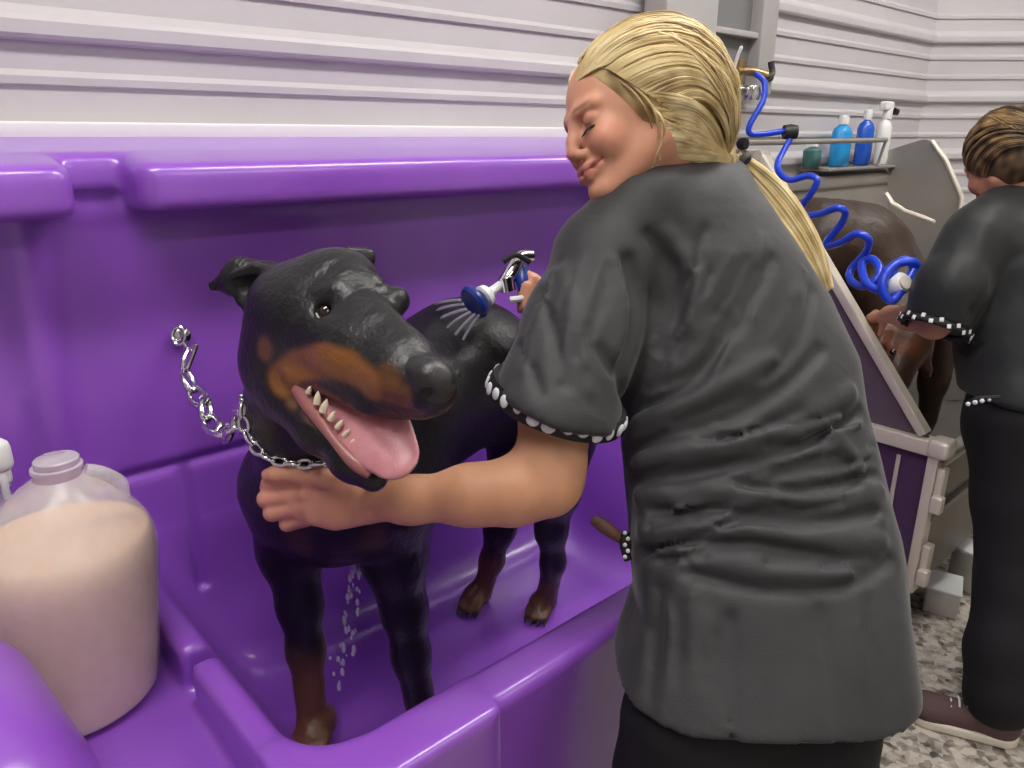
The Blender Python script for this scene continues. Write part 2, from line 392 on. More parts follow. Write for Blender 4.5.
# ================================================================== PURPLE TUB
tub = thing('dog_wash_tub', 'large purple molded plastic dog washing tub with a thick ledge along the wall', 'tub', (.55, 1.0, 0))
F = Field((-.45, .5, .36), (1.56, 1.50, 1.54), .0075)
X, Y, Z = np.meshgrid(*F.ax, indexing='ij', sparse=True)
def rbox(x0, x1, y0, y1, z0, z1, r):
    q = [np.abs(A-(a+b)/2)-(b-a)/2+r for A, a, b in ((X, x0, x1), (Y, y0, y1), (Z, z0, z1))]
    o = np.sqrt(sum(np.maximum(k, 0)**2 for k in q)); return o+np.minimum(np.maximum(np.maximum(q[0], q[1]), q[2]), 0)-r
sol = rbox(-.42, 1.53, .575, 1.468, .385, .84, .008)
sol = np.minimum(sol, rbox(-.42, 1.53, 1.30, 1.468, .385, 1.47, .02))
sol = np.minimum(sol, rbox(.20, .487, .562, .70, .385, .843, .006))
side = smax(rbox(1.43, 1.53, .58, 1.45, .5, 1.44, .02), ((Z-.84)*.70-(Y-.62)*.72)*.99-.0, .02)
sol = smin(sol, side, .02)
def plane(ax, c, n):   # signed
    v = X*n[0]+Y*n[1]+Z*n[2]-(c[0]*n[0]+c[1]*n[1]+c[2]*n[2]); return v/math.sqrt(sum(q*q for q in n))
bas = smax(plane(0, (.264, 0, .84), (-.34, 0, -.14)), plane(0, (1.43, 0, .84), (.34, 0, -.17)), .05)
bas = smax(bas, plane(0, (0, .64, .84), (0, -.34, -.05)), .09)
bas = smax(bas, smax(Y-1.302, plane(0, (0, 1.302, .70), (0, .2, -.06)), .02), .07)
bas = smax(bas, .5-Z, .07); bas = smax(bas, Z-1.38, .02)
sol = smax(sol, -bas, .008)
sol = smax(sol, -rbox(-.6, .228, .40, 1.30, .77, 1.37, .012), .006)          # bottle shelf
sol = smax(sol, -rbox(.15, .32, .900, .930, .775, .95, .004), .004)          # slot in the rim
sol = smin(sol, rbox(.172, .214, 1.286, 1.4, .955, 1.41, .014)+0*Z, .03)       # moulded rib in the splash back
def rrect(x0, x1, y0, y1, r):
    a = np.abs(X-(x0+x1)/2)-(x1-x0)/2+r; b = np.abs(Y-(y0+y1)/2)-(y1-y0)/2+r
    return np.sqrt(np.maximum(a, 0)**2+np.maximum(b, 0)**2)+np.minimum(np.maximum(a, b), 0)-r
led = smin(smin(rrect(.345, 1.6, 1.2, 1.6, .035), np.maximum(rrect(.2, .4, 1.288, 1.6, .02), 1.425-Z), .012), rrect(-.6, .262, 1.2, 1.6, .03), .01)
led = smax(smax(led, 1.394-Z, .012), (Z-1.462-(Y-1.2)*.148), .022)
led = smax(led, X-1.53, .02); led = smax(led, Y-1.468, .004)
sol = smin(sol, led, .015)
# shallow seams: groove across the splash back, upright groove, notch over the rim
gr = np.sqrt((Y-1.302)**2+(Z-.95)**2+np.maximum(.235-X, 0)**2)-.010
sol = smax(sol, -gr, .004)
gr = np.sqrt((X-.376)**2+(Y-1.302)**2+np.maximum(np.abs(Z-.82)-.12, 0)**2)-.011
sol = smax(sol, -gr, .004)
F.V = (sol+np.zeros(F.n)).astype(np.float32)
F.chain([(P(-60, 730, .78), .096), (P(-20, 830, .70), .104)], .02)      # rounded shoulder by the bottles
F.chain([(P(-60, 730, .78)-np.array([0, 0, .1]), .09), (P(-20, 830, .70)-np.array([0, 0, .1]), .10)], .03)
V_, Q_ = F.mesh(1)
npobj('tub_shell', V_, Q_, 'purple', tub)
bm = bmesh.new(); box(bm, (.54, 1.04, .20), (1.9, .84, .40), bev=.02); obj('pedestal', bm, 'purple', tub)
# ================================================================== JUG AND SPRAY BOTTLE
jb = onz(76, 695, .77); top = None
for zz in np.arange(.95, 1.25, .002):
    q = np.array([jb[0], jb[1], zz])-CAM; d = q@FW; yy = 384-FP*(q@UP)/d
    if yy < 458: top = zz; break
H = top-.772
jug = thing('soap_jug', 'large translucent plastic jug filled with cream-coloured soap on the tub shelf', 'jug', (jb[0], jb[1], .772))
jr = .106; jlean = RT*.040
kp = [(.0, .55), (.004, .82), (.02, .985), (.06, 1.0), (.28, 1.03), (.50, 1.05), (.60, 1.05), (.665, 1.02), (.72, .93), (.80, .72), (.875, .50), (.915, .33), (.93, .26), (.95, .25)]
zz_ = np.concatenate([np.linspace(0, .06, 8), np.linspace(.09, .95, 44)])
rr_ = np.interp(zz_, [k[0] for k in kp], [k[1] for k in kp]); rr_[9:-2] = (rr_[8:-3]+rr_[9:-2]*2+rr_[10:-1])/4; rr_[9:-2] = (rr_[8:-3]+rr_[9:-2]*2+rr_[10:-1])/4
prof = [(.0001, .004)]+[(r*jr, z*H) for r, z in zip(rr_, zz_)]+[(jr*.25, H*.955), (jr*.275, H*.957), (jr*.275, H*.97), (jr*.24, H*.973), (jr*.24, H*.995), (jr*.22, H), (jr*.0001, H)]
def lean(bm):
    for v in bm.verts: v.co += Vector(jlean*((v.co.z-.772)/H))
    return bm
bm = bmesh.new(); lathe(bm, prof, 64, (jb[0], jb[1], .772)); lean(bm); obj('jug_shell', bm, 'milky', jug)
pi_ = [(.0001, .008)]+[(r*jr*.965, max(z*H, .008)) for r, z in zip(rr_, zz_) if z < .71]; pi_.append((.0001, pi_[-1][1]))
bm = bmesh.new(); lathe(bm, pi_, 64, (jb[0], jb[1], .772)); lean(bm); obj('soap_fill', bm, 'soap', jug)
ha = RT*.75+FH*.55
hp = [np.array([jb[0], jb[1], .772+H*k])+ha*jr*r for k, r in ((.925, .30), (.905, .46), (.875, .60), (.84, .70), (.79, .72))]
bm = bmesh.new(); tube(bm, spline(hp, 6), .010, 12); lean(bm); obj('handle', bm, 'milky', jug)
# spray bottle, cut by the left edge
sb = P(-6, 480, 1.06); sb[2] = .772
st = thing('spray_bottle', 'clear bottle with a white trigger sprayer left of the soap jug', 'bottle', tuple(sb))
def sz(y): return 1.5+1.06*(-ss+(384-y)/FP*cc)
zt = sz(488)
bm = bmesh.new(); hh = zt-.772; lathe(bm, [(.0001, .002), (.020, .002), (.023, .008), (.024, hh*.72), (.022, hh*.84), (.016, hh*.96), (.014, hh), (.0001, hh)], 32, (sb[0]+.0, sb[1], .772)); obj('bottle_body', bm, 'clear', st)
bm = bmesh.new(); lathe(bm, [(.0001, 0), (.019, 0), (.02, .004), (.02, .022), (.015, .03), (.0001, .03)], 28, (sb[0], sb[1], zt)); obj('collar_cap', bm, 'white', st)
bm = bmesh.new(); hd = Vector((sb[0], sb[1], zt+.03)); ax = Vector(RT*.8-FH*.5).normalized()
rot = ax.to_track_quat('X', 'Z').to_matrix()
box(bm, hd+Vector((0, 0, .022)), (.074, .038, .048), rot, .012); box(bm, hd+ax*.008+Vector((0, 0, -.004)), (.046, .03, .04), rot, .010)
obj('sprayer_head', bm, 'white', st)
bm = bmesh.new(); tube(bm, spline([hd+ax*.02+Vector((0, 0, .012)), hd+ax*.030+Vector((0, 0, -.01)), hd+ax*.026+Vector((0, 0, -.04))], 5), .006, 8, flat=.7); obj('trigger', bm, 'white', st)
# ================================================================== SECOND TUB (right)
t2 = thing('steel_wash_tub', 'raised steel wash tub with purple end panel behind the kneeling-height rail at right', 'tub', (2.8, 1.05, 0))
t2['label'] = 'second wash tub with aluminium framed purple end panel, right of the blonde person'
Xp = 2.2
fa, fb = onX(938, 443, Xp), onX(762, 155, Xp); fc = onX(735, 150, Xp)
def bar(bm, a, b, w, h): 
    a, b = Vector(a), Vector(b); d = b-a; R = d.to_track_quat('Y', 'Z').to_matrix(); box(bm, (a+b)/2, (w, d.length, h), R, .004)
bm = bmesh.new(); fs = onX(925, 434, Xp); bar(bm, fs, fb, .042, .026); bar(bm, fb, (Xp, 1.445, fb[2]+.008), .042, .026); lathe(bm, [(.0001, -.026), (.015, -.026), (.015, .026), (.0001, .026)], 16, fb, R=align((1, 0, 0))); obj('slanted_frame', bm, 'frame', t2)
zr = fa[2]-.015
bm = bmesh.new(); bar(bm, (Xp, fa[1]-.0, zr), (Xp, 1.45, zr), .055, .045); obj('side_rail', bm, 'frame', t2)
bm = bmesh.new(); box(bm, (Xp+.005, fa[1], zr/2+.10), (.05, .028, zr-.2), bev=.004); obj('corner_post', bm, 'frame', t2)
bm = bmesh.new(); box(bm, (Xp+.0, fa[1]-.012, zr+.004), (.07, .06, .055), bev=.014); obj('corner_cap', bm, 'frame', t2)
for zc, hgt in ((zr-.12, .13), (zr-.36, .12)):
    bm = bmesh.new(); box(bm, (Xp+.005, fa[1]-.026, zc), (.04, .022, hgt), bev=.006); box(bm, (Xp-.02, fa[1]-.034, zc-hgt*.3), (.03, .03, .05), bev=.004); obj('latch', bm, 'frame', t2)
def slab(name, pts, thick, mm, par, ax=0):
    bm = bmesh.new(); off = np.zeros(3); off[ax] = thick
    a = [bm.verts.new(p) for p in pts]; b = [bm.verts.new(np.array(p)+off) for p in pts]
    bm.faces.new(a); bm.faces.new(b[::-1])
    for i in range(len(a)): bm.faces.new((a[i], a[(i+1) % len(a)], b[(i+1) % len(a)], b[i]))
    return obj(name, bm, mm, par, smooth=False)
slab('upper_panel', [(Xp, fa[1], zr), (Xp, 1.45, zr), (Xp, 1.45, fb[2]), fb, fs], .012, 'grey_panel', t2)
slab('lower_panel', [(Xp, fa[1], .12), (Xp, 1.45, .12), (Xp, 1.45, zr), (Xp, fa[1], zr)], .012, 'purple_dull', t2)
bm = bmesh.new(); box(bm, (Xp-.004, fa[1]+.095, zr*.5+.1), (.006, .012, zr-.3), bev=.002); obj('panel_seam', bm, 'frame', t2)
# shell: front, floor, back splash, far wing
bm = bmesh.new()
box(bm, (2.95, fa[1]+.01, .40), (1.46, .02, .42), bev=.004); box(bm, (2.95, 1.05, .44), (1.46, .80, .02)); obj('basin', bm, 'steel_dark', t2)
bm = bmesh.new(); box(bm, (2.95, fa[1], .615), (1.50, .045, .03), bev=.008); obj('front_rim', bm, 'steel', t2)
bm = bmesh.new(); box(bm, (2.98, 1.41, .88), (1.5, .02, .92), bev=.004); box(bm, (2.98, 1.44, 1.335), (1.5, .10, .05), bev=.012); obj('splash_back', bm, 'steel', t2)
Xw = 3.35
wp = [onX(*q, Xw) for q in ((888, 150), (924, 139), (936, 142), (962, 196), (958, 225), (975, 330), (985, 400), (900, 400), (888, 300))]
slab('far_wing', wp, .025, 'steel', t2)
bm = bmesh.new(); tube(bm, [tuple(onX(*q, Xw-.004)) for q in ((932, 141), (946, 160), (962, 197), (958, 226))], .009, 8); obj('wing_edge', bm, 'frame', t2)
bm = bmesh.new(); tube(bm, [tuple(onX(*q, Xw-.25)) for q in ((886, 193), (892, 203), (905, 211), (921, 217), (935, 222))], [.008, .01, .008, .01, .007], 8); obj('splash_edge', bm, 'frame', t2)
for x, y in ((2.24, .72), (2.24, 1.38), (3.6, .72), (3.6, 1.38)):
    bm = bmesh.new(); box(bm, (x, y, .215), (.04, .04, .43), bev=.005); obj('leg', bm, 'steel_dark', t2)
# cartons on the floor under it
for (px, py, s, rz, lab) in ((940, 606, (.13, .10, .085), .3, 'low white box on the floor under the second tub, nearer the metal post'), (967, 585, (.10, .10, .14), -.2, 'taller white box on the floor beside the black trousers')):
    q = onz(px, py, 0); bm = bmesh.new(); R = Matrix.Rotation(rz, 3, 'Z')
    t = thing('storage_box', lab, 'box', (q[0], q[1], 0), 'boxes on the floor')
    box(bm, (q[0], q[1], s[2]/2), s, R, .006); obj('box_body', bm, 'carton', t)
    bm = bmesh.new(); box(bm, (q[0], q[1], s[2]+.004), (s[0]*1.05, s[1]*1.05, .012), R, .004); obj('lid', bm, 'white', t)
# valve on the wall
vx = onY(752, 72, 1.34)
t = thing('wall_valve', 'brass and chrome water valve on the wall at the top of the blue hose', 'valve', tuple(vx))
bm = bmesh.new(); tube(bm, spline([onY(736, 72, 1.34), onY(752, 72, 1.34), onY(766, 76, 1.32)], 5), .014, 12); tube(bm, [onY(741, 60, 1.34), onY(738, 92, 1.34)], .012, 12); obj('brass_body', bm, 'brass', t)
bm = bmesh.new(); tube(bm, [tuple(onY(737, 85, 1.34)), tuple(onY(733, 135, 1.34))], .016, 12); box(bm, onY(742, 92, 1.33), (.09, .03, .03), bev=.008); lathe(bm, [(.0001, -.02), (.022, -.02), (.026, 0), (.022, .02), (.0001, .02)], 20, onY(752, 93, 1.32)); obj('chrome_pipe', bm, 'chrome', t)
bm = bmesh.new(); tube(bm, spline([onY(733, 72, 1.33), onY(738, 55, 1.32), onY(742, 46, 1.31)], 5), [.012]*10+[.005], 8, flat=.4); obj('lever', bm, 'white', t)
bm = bmesh.new(); tube(bm, spline([onY(771, 62, 1.35), onY(772, 74, 1.34), onY(764, 78, 1.33)], 4), .010, 8); tube(bm, [onY(770, 78, 1.47), onY(770, 78, 1.39)], .012, 8); obj('hose_hook', bm, 'black', t)
# coiled hose
pts = [(755, 73, 2.24), (764, 82, 2.24), (764, 98, 2.24), (757, 112, 2.24), (749, 127, 2.25), (751, 134, 2.26), (765, 134, 2.28), (787, 131, 2.30), (791, 136, 2.30), (784, 150, 2.30), (778, 162, 2.28), (779, 172, 2.24), (790, 180, 2.20),
       (808, 176, 2.16), (817, 180, 2.14), (812, 192, 2.16), (802, 206, 2.20), (804, 215, 2.20), (820, 214, 2.15), (836, 208, 2.10), (845, 212, 2.10), (841, 224, 2.14), (828, 240, 2.18), (828, 246, 2.18), (842, 242, 2.12), (856, 234, 2.07), (868, 239, 2.06), (866, 252, 2.1), (852, 268, 2.14),
       (850, 279, 2.13), (860, 286, 2.08), (873, 283, 2.04), (880, 270, 2.04), (872, 259, 2.08), (862, 264, 2.1), (866, 282, 2.05), (880, 290, 2.02), (892, 282, 2.0), (894, 268, 2.0), (905, 260, 2.0), (914, 268, 2.0), (904, 285, 1.99), (893, 300, 1.99), (884, 294, 1.99), (884, 278, 1.99), (896, 264, 1.99), (912, 262, 1.99), (918, 268, 2.0)]
bm = bmesh.new(); tube(bm, spline([P(*q) for q in pts], 7), lambda u: .0085+.004*u, 10)
hose = tag(obj('coiled_hose', bm, 'blue'), 'bright blue coiled water hose hanging beside the second tub', 'hose')
bm = bmesh.new(); lathe(bm, [(.0001, -.02), (.02, -.02), (.024, 0), (.02, .02), (.0001, .02)], 20, P(790, 132, 2.3), R=align(RT)); obj('swivel', bm, 'black', hose)
t = thing('hand_sprayer', 'white hand sprayer at the end of the blue hose', 'sprayer', tuple(P(897, 287, 2.0)))
bm = bmesh.new(); lathe(bm, [(.0001, -.03), (.022, -.03), (.03, -.02), (.032, .0), (.02, .02), (.012, .05), (.0001, .05)], 24, P(896, 285, 2.01), R=align(cs(-.3, -.1, -1))); obj('spray_head', bm, 'white', t)
bm = bmesh.new(); lathe(bm, [(.0001, -.036), (.018, -.036), (.02, -.03), (.0001, -.03)], 24, P(896, 285, 2.01), R=align(cs(-.3, -.1, -1))); obj('nozzle_plate', bm, 'frame', t)
# wall rack + bottles
t = thing('wall_rack', 'narrow metal wall rack holding shampoo bottles', 'rack', (3.1, 1.45, 1.38))
bm = bmesh.new(); box(bm, (3.18, 1.43, 1.384), (.80, .12, .012), bev=.003); obj('shelf', bm, 'steel', t)
ra, rb_ = onY(744, 143, 1.35), onY(886, 140, 1.35)
bm = bmesh.new(); tube(bm, [tuple(ra), tuple(rb_)], .009, 10); tube(bm, [tuple(rb_), (rb_[0], 1.47, rb_[2])], .009, 10); tube(bm, [tuple(rb_), (rb_[0], 1.37, 1.39)], .006, 8); tube(bm, [tuple(ra), (ra[0], 1.47, ra[2])], .009, 10); obj('guard_rail', bm, 'steel', t)
bm = bmesh.new(); lathe(bm, [(.0001, -.012), (.016, -.012), (.018, 0), (.016, .012), (.0001, .012)], 18, onY(743, 144, 1.34), R=align((0, 1, 0))); obj('rail_knob', bm, 'black', t)
def wbottle(px, w, ytop, mt, lab, spray=False, capm='white'):
    q = onY(px, 165, 1.43); z0 = 1.391; x = q[0]; dd = (np.array([x, 1.43, z0])-CAM)@FW; h = (165-ytop)*dd/FP/cc; r = w/2*dd/FP
    t = thing('shampoo_bottle', lab, 'bottle', (x, 1.43, z0), 'bottles on the wall rack')
    bm = bmesh.new(); lathe(bm, [(.0001, .001), (r*.9, .001), (r, .008), (r, h*.62), (r*.8, h*.70), (r*.35, h*.76), (r*.3, h*.80), (.0001, h*.80)], 28, (x, 1.43, z0), sy=.75); obj('bottle_body', bm, mt, t)
    bm = bmesh.new(); lathe(bm, [(.0001, h*.77), (r*.42, h*.77), (r*.42, h*.9), (r*.36, h*.94), (.0001, h*.94)], 20, (x, 1.43, z0)); obj('cap', bm, capm, t)
    if spray:
        bm = bmesh.new(); box(bm, (x-.005, 1.43, z0+h*.98), (r*2.2, .03, .035), bev=.008); box(bm, (x+.01, 1.42, z0+h*.86), (.02, .016, .05), bev=.005); obj('trigger_head', bm, 'white', t)
        bm = bmesh.new(); lathe(bm, [(.0001, 0), (.014, 0), (.014, .02), (.0001, .02)], 16, (x+r*1.1, 1.42, z0+h*.90), R=align((1, -.3, -.2))); obj('nozzle', bm, 'black', t)
wbottle(811, 22, 140, 'teal', 'dull teal bottle at the left end of the wall rack')
wbottle(838, 24, 116, 'bluel', 'light blue bottle with white cap on the wall rack, just right of the teal one')
wbottle(861, 20, 112, 'bluel2', 'deep blue bottle with white cap on the wall rack')
wbottle(879, 17, 112, 'white', 'white spray bottle with black nozzle at the right end of the wall rack', spray=True)
# ================================================================== THE DOBERMAN
A = lambda *q: (P(*q[:3]), q[3])
D = Field((.02, .50, .485), (1.28, 1.36, 1.44), .0042)
D.chain([A(335, 492, 1.20, .118), A(372, 430, 1.27, .140), A(465, 372, 1.45, .132), A(545, 398, 1.62, .118)], .05)      # trunk
D.cone(P(300, 480, 1.19), P(392, 490, 1.22), .085, .085, .05)
D.cone(P(345, 500, 1.16), P(350, 470, 1.15), .06, .06, .05)
D.chain([A(335, 465, 1.17, .108), A(316, 415, 1.06, .088), A(305, 350, .955, .072)], .05)                                  # neck
for leg in ([(290, 490, 1.20, .075), (290, 548, 1.235, .050), (300, 605, 1.265, .0345), (306, 650, 1.285, .029), (312, 712, 1.305, .026)],
            [(388, 500, 1.22, .078), (394, 555, 1.26, .054), (404, 610, 1.29, .037), (411, 655, 1.31, .031), (424, 722, 1.345, .026)],
            [(520, 425, 1.64, .085), (512, 480, 1.62, .050), (500, 528, 1.64, .032), (492, 560, 1.68, .024), (482, 592, 1.695, .023)],
            [(560, 430, 1.55, .085), (556, 488, 1.54, .050), (551, 530, 1.575, .031), (553, 562, 1.61, .024), (546, 600, 1.655, .023)]):
    D.chain([A(*q) for q in leg], .025)
def paw(px, py, k=1.0, lat=(1, 0)):
    q = onz(px, py, .5); f = np.array([-.62, -.60, 0]) if k > 1.05 else np.array([-.75, -.45, 0]); f /= np.linalg.norm(f); l = np.array([-f[1], f[0], 0])
    D.ell(q+np.array([0, 0, .024*k])-f*.012, (.042*k, .030*k, .024*k), [f, l, np.array([0, 0, 1.])], .015)
    for i in (-1.5, -.5, .5, 1.5):
        a = q+f*(.020-.006*abs(i))*k+l*i*.0135*k+np.array([0, 0, .022*k]); D.cone(a, a+f*.022*k-np.array([0, 0, .008*k]), .0105*k, .0085*k, .004)
    return q, f, l
pw = [paw(316, 742, 1.12), paw(432, 742, 1.12), paw(474, 606, .95), paw(540, 614, .95)]
# head
D.ell(P(306, 308, .935), (.070, .061, .075), [RT, UP, FW], .03)
D.ell(P(340, 284, .905), (.048, .044, .052), [RT, UP, FW], .03)
D.cone(P(282, 362, .955), P(300, 330, .93), .048, .05, .03)
D.chain([A(322, 325, .90, .062), A(360, 352, .845, .044), A(402, 374, .80, .0345), A(430, 388, .773, .0295)], .022)
D.cone(P(352, 300, .86), P(408, 352, .80), .026, .022, .02)              # bridge
D.cone(P(396, 301, .865), P(388, 310, .86), .017, .016, .014)            # far eye socket
D.cone(P(312, 300, .868), P(338, 292, .845), .012, .013, .012)           # near brow
D.cone(P(350, 281, .862), P(372, 284, .862), .016, .013, .015)
D.ell(P(327, 314, .842), (.013, .010, .012), [RT, UP, FW], .008, '-')    # socket
D.cone(P(306, 322, .875), P(335, 334, .848), .012, .012, .014)           # cheek bone below the eye
D.cone(P(300, 372, .885), P(372, 402, .822), .020, .018, .012)           # upper lip fold
D.cone(P(372, 402, .822), P(420, 405, .785), .018, .016, .012)
# ears
fl = (FW, .35)
D.chain([A(268, 280, .95, .026), A(240, 278, .955, .024), A(212, 285, .965, .008)], .012, flat=fl)
D.cone(P(240, 285, .95), P(246, 306, .94), .015, .009, .01, flat=fl)
D.chain([A(350, 256, .965, .015), A(366, 258, .975, .011), A(373, 268, .985, .005)], .012, flat=fl)
D.chain([A(232, 276, .935, .006), A(256, 268, .93, .008), A(272, 270, .92, .006)], .006)
# lower jaw
D.chain([A(288, 398, .925, .032), A(318, 430, .885, .024), A(350, 460, .855, .020), A(374, 478, .838, .0165)], .02)
D.chain([A(318, 402, .862, .011), A(350, 426, .835, .021), A(400, 456, .795, .030)], .006, '-')      # open mouth
def dn(p): return .0007*noise3(p, 260, 3)+.0012*noise3(p, 70, 4)
D.disp(dn)
dV, dQ = D.mesh(1)
col = np.tile([.0085, .0085, .010], (len(dV), 1))
tan = (.30, .115, .028)
zr_ = dV[:, 2]
def near(pts, r, soft=.012):
    return 1-sst(dpoly(dV, [np.array(p) for p in pts]), r-soft, r)
nz = .006*noise3(dV, 90, 9)
H = lambda x, y: D.hit(x, y)[1]
for pl, r, k in (([H(282, 380), H(298, 366), H(325, 361), H(348, 368), H(368, 384)], .021, .9), ([H(266, 345), H(265, 352)], .013, .55), ([H(368, 384), H(402, 396)], .016, .45), ([H(385, 372), H(392, 378)], .012, .3), ([H(290, 390), H(296, 402)], .012, .5)):
    a = near(pl, r+.004, .012); a = np.clip(a+nz*20*a*(1-a)*4, 0, 1); col = blend(col, tan, a*k)
for (px, py) in ((372, 545), (300, 548)):
    q = D.hit(px, py)[1]; col = blend(col, (.12, .05, .018), near([q, q+np.array([0, 0, .02])], .035, .03)*.6)
# tan lower legs and feet
for (q, f, l), zt_, kk in zip(pw, (.70, .585, .66, .62), (.85, .8, .9, .55)):
    d = np.hypot(dV[:, 0]-q[0], dV[:, 1]-q[1]); a = (1-sst(zr_+nz*3, zt_-.06, zt_))*(1-sst(d, .11, .13))*kk
    col = blend(col, (.15, .058, .022), a)
mw = near([P(320, 402, .862), P(392, 452, .80)], .030, .005)*(1-near([H(282, 380), H(325, 365), H(372, 390)], .018, .004))
col = blend(col, (.16, .045, .045), mw)
g = dV-CAM; gd = g@FW
dog = thing('doberman', 'wet black and tan dog standing in the purple tub with its mouth open', 'dog', tuple(onz(400, 690, .5)))
npobj('body', dV, dQ, 'dog', dog, col)
# nose
N_ = Field(P(437, 383, .76)-.06, P(437, 383, .76)+.06, .0015)
N_.ell(P(434, 384, .755), (.0225, .0215, .017), [RT, UP, FW], .006)
N_.cone(P(414, 372, .775), P(430, 376, .758), .019, .019, .01)
N_.cone(P(430, 394, .735), P(421, 392, .752), .0055, .004, .003, '-')
N_.cone(P(452, 390, .738), P(456, 384, .75), .004, .003, .003, '-')
N_.cone(P(441, 398, .735), P(442, 412, .745), .0022, .0022, .003, '-')
v, q = N_.mesh(2); npobj('nose', v, q, 'nose', dog)
# eyes
for (x, y, d, nm) in ((327, 313, .849, 1), (399, 302, .862, 0)):
    bm = bmesh.new(); c0 = P(x, y, d)
    bmesh.ops.create_uvsphere(bm, u_segments=24, v_segments=16, radius=.0122 if nm else .009, matrix=Matrix.Translation(c0)); e = obj('eye', bm, 'eye', dog)
    bm = bmesh.new(); nrm = cs(.25, .05, 1) if nm else cs(.75, .0, .6); nrm /= np.linalg.norm(nrm)
    R = np.array(align(nrm)); ring = [c0+nrm*.004+R@np.array([(.0128 if nm else .0105)*math.cos(a), (.0098 if nm else .0085)*math.sin(a), 0]) for a in np.linspace(0, 2*math.pi, 25)[:-1]]
    tube(bm, ring, .0024, 8, closed=True); obj('eyelid', bm, 'nose', dog)
    if nm:
        bm = bmesh.new(); tube(bm, spline([P(315, 310, .842), P(319, 319, .8375), P(328, 323, .8345), P(337, 318, .8365)], 5), lambda u: .0024*math.sin(math.pi*min(max(u, .05), .95))+.0003, 8); obj('eye_white', bm, 'sclera', e)
# tongue, gums, teeth
T = Field(P(375, 440, .83)-.12, P(375, 440, .83)+.12, .0022)
tdir = P(404, 466, .795)-P(318, 394, .88); tn = np.cross(tdir, cs(.62, .62, -.25)); tn /= np.linalg.norm(tn)
T.chain([A(330, 394, .872, .017), A(352, 410, .850, .024), A(377, 434, .824, .0275), A(397, 459, .800, .0245)], .03, flat=(tn, .28))
T.cone(P(346, 406, .84), P(388, 452, .79), .0015, .0015, .012, '-')
v, q = T.mesh(2); npobj('tongue', v, q, 'tongue', dog)
bm = bmesh.new(); tube(bm, spline([P(297, 388, .872), P(311, 408, .850), P(329, 434, .826), P(350, 459, .810), P(370, 474, .805)], 6), lambda u: .0085+.0015*math.sin(u*9)-.003*u, 10, flat=.7); obj('gum', bm, 'gum', dog)
def tooth(x, y, d, dx, dy, L, r):
    bm = bmesh.new(); a = P(x, y, d); b = P(x+dx*.6, y+dy*.6, d-.002); c_ = P(x+dx, y+dy, d-.001)
    tube(bm, [a, a*.5+b*.5, b, c_], [r, r*.95, r*.75, r*.15], 8); obj('tooth', bm, 'tooth', dog)
for q in ((307, 393, .862, 3, -7, 0, .0034), (316, 404, .852, 1, -13, 0, .0046), (322, 412, .846, 4, -13, 0, .0050), (329, 420, .842, 5, -9, 0, .0040), (336, 428, .838, 6, -8, 0, .0036), (343, 436, .834, 6, -7, 0, .0032), (350, 444, .830, 6, -6, 0, .003), (357, 452, .825, 6, -6, 0, .003)):
    tooth(q[0]+1, q[1], q[2]-.012, *q[3:])
for (q, f, l) in pw:
    for i in (-1.5, -.5, .5, 1.5):
        bm = bmesh.new(); a = q+f*(.046-.006*abs(i))+l*i*.0145+np.array([0, 0, .012]); tube(bm, [a, a+f*.012-np.array([0, 0, .006])], [.004, .0015], 6); obj('claw', bm, 'black', dog)
# chain leash + collar
def chain(path, L, r, parent, nm, mt='chrome', wide=.62, seg=16):
    pts = spline(path, 12); acc = [0]
    for a, b in zip(pts, pts[1:]): acc.append(acc[-1]+np.linalg.norm(b-a))
    n = int(acc[-1]/L); src = None
    bm = bmesh.new(); tube(bm, [(L*.64*math.cos(a), L*wide*.55*math.sin(a), 0) for a in np.linspace(0, 2*math.pi, seg+1)[:-1]], r, 6, closed=True)
    me = bpy.data.meshes.new(nm); bm.to_mesh(me); bm.free(); me.polygons.foreach_set('use_smooth', [True]*len(me.polygons)); me.materials.append(M[mt])
    for i in range(n):
        s_ = (i+.5)*acc[-1]/n; k = max(j for j in range(len(acc)) if acc[j] <= s_); k = min(k, len(pts)-2)
        t_ = (s_-acc[k])/max(acc[k+1]-acc[k], 1e-9); p = pts[k]+(pts[k+1]-pts[k])*t_; d = Vector(pts[k+1]-pts[k]).normalized()
        ref = Vector(-FW); ref = (ref-d*ref.dot(d)).normalized(); b = d.cross(ref)
        R = Matrix((d, b, ref)).transposed() @ Matrix.Rotation(math.radians(20 if i % 2 else 80), 3, 'X')
        o = bpy.data.objects.new(nm, me); C.objects.link(o); o.parent = parent
        o.matrix_local = Matrix.Translation(Vector(p)-Vector(parent.location)) @ R.to_4x4()
hk = onY(182, 336, 1.295)
le = thing('chain_leash', 'chrome chain leash hanging from the tub wall to the dog collar', 'leash', tuple(hk))
bm = bmesh.new(); lathe(bm, [(.0001, 0), (.016, 0), (.014, .008), (.006, .012), (.0001, .012)], 20, (hk[0], 1.300, hk[2]), R=align((0, -1, 0))); 
tube(bm, [hk+cs(.011*math.cos(a), .015*math.sin(a), .012) for a in np.linspace(0, 2*math.pi, 17)[:-1]], .0032, 8, closed=True); obj('wall_eye', bm, 'chrome', le)
bm = bmesh.new(); tube(bm, spline([P(184, 344, 1.24), P(190, 350, 1.235), P(196, 345, 1.23), P(191, 360, 1.23), P(184, 374, 1.225), P(183, 362, 1.23), P(188, 350, 1.235)], 5), .0042, 8); obj('snap_hook', bm, 'chrome', le)
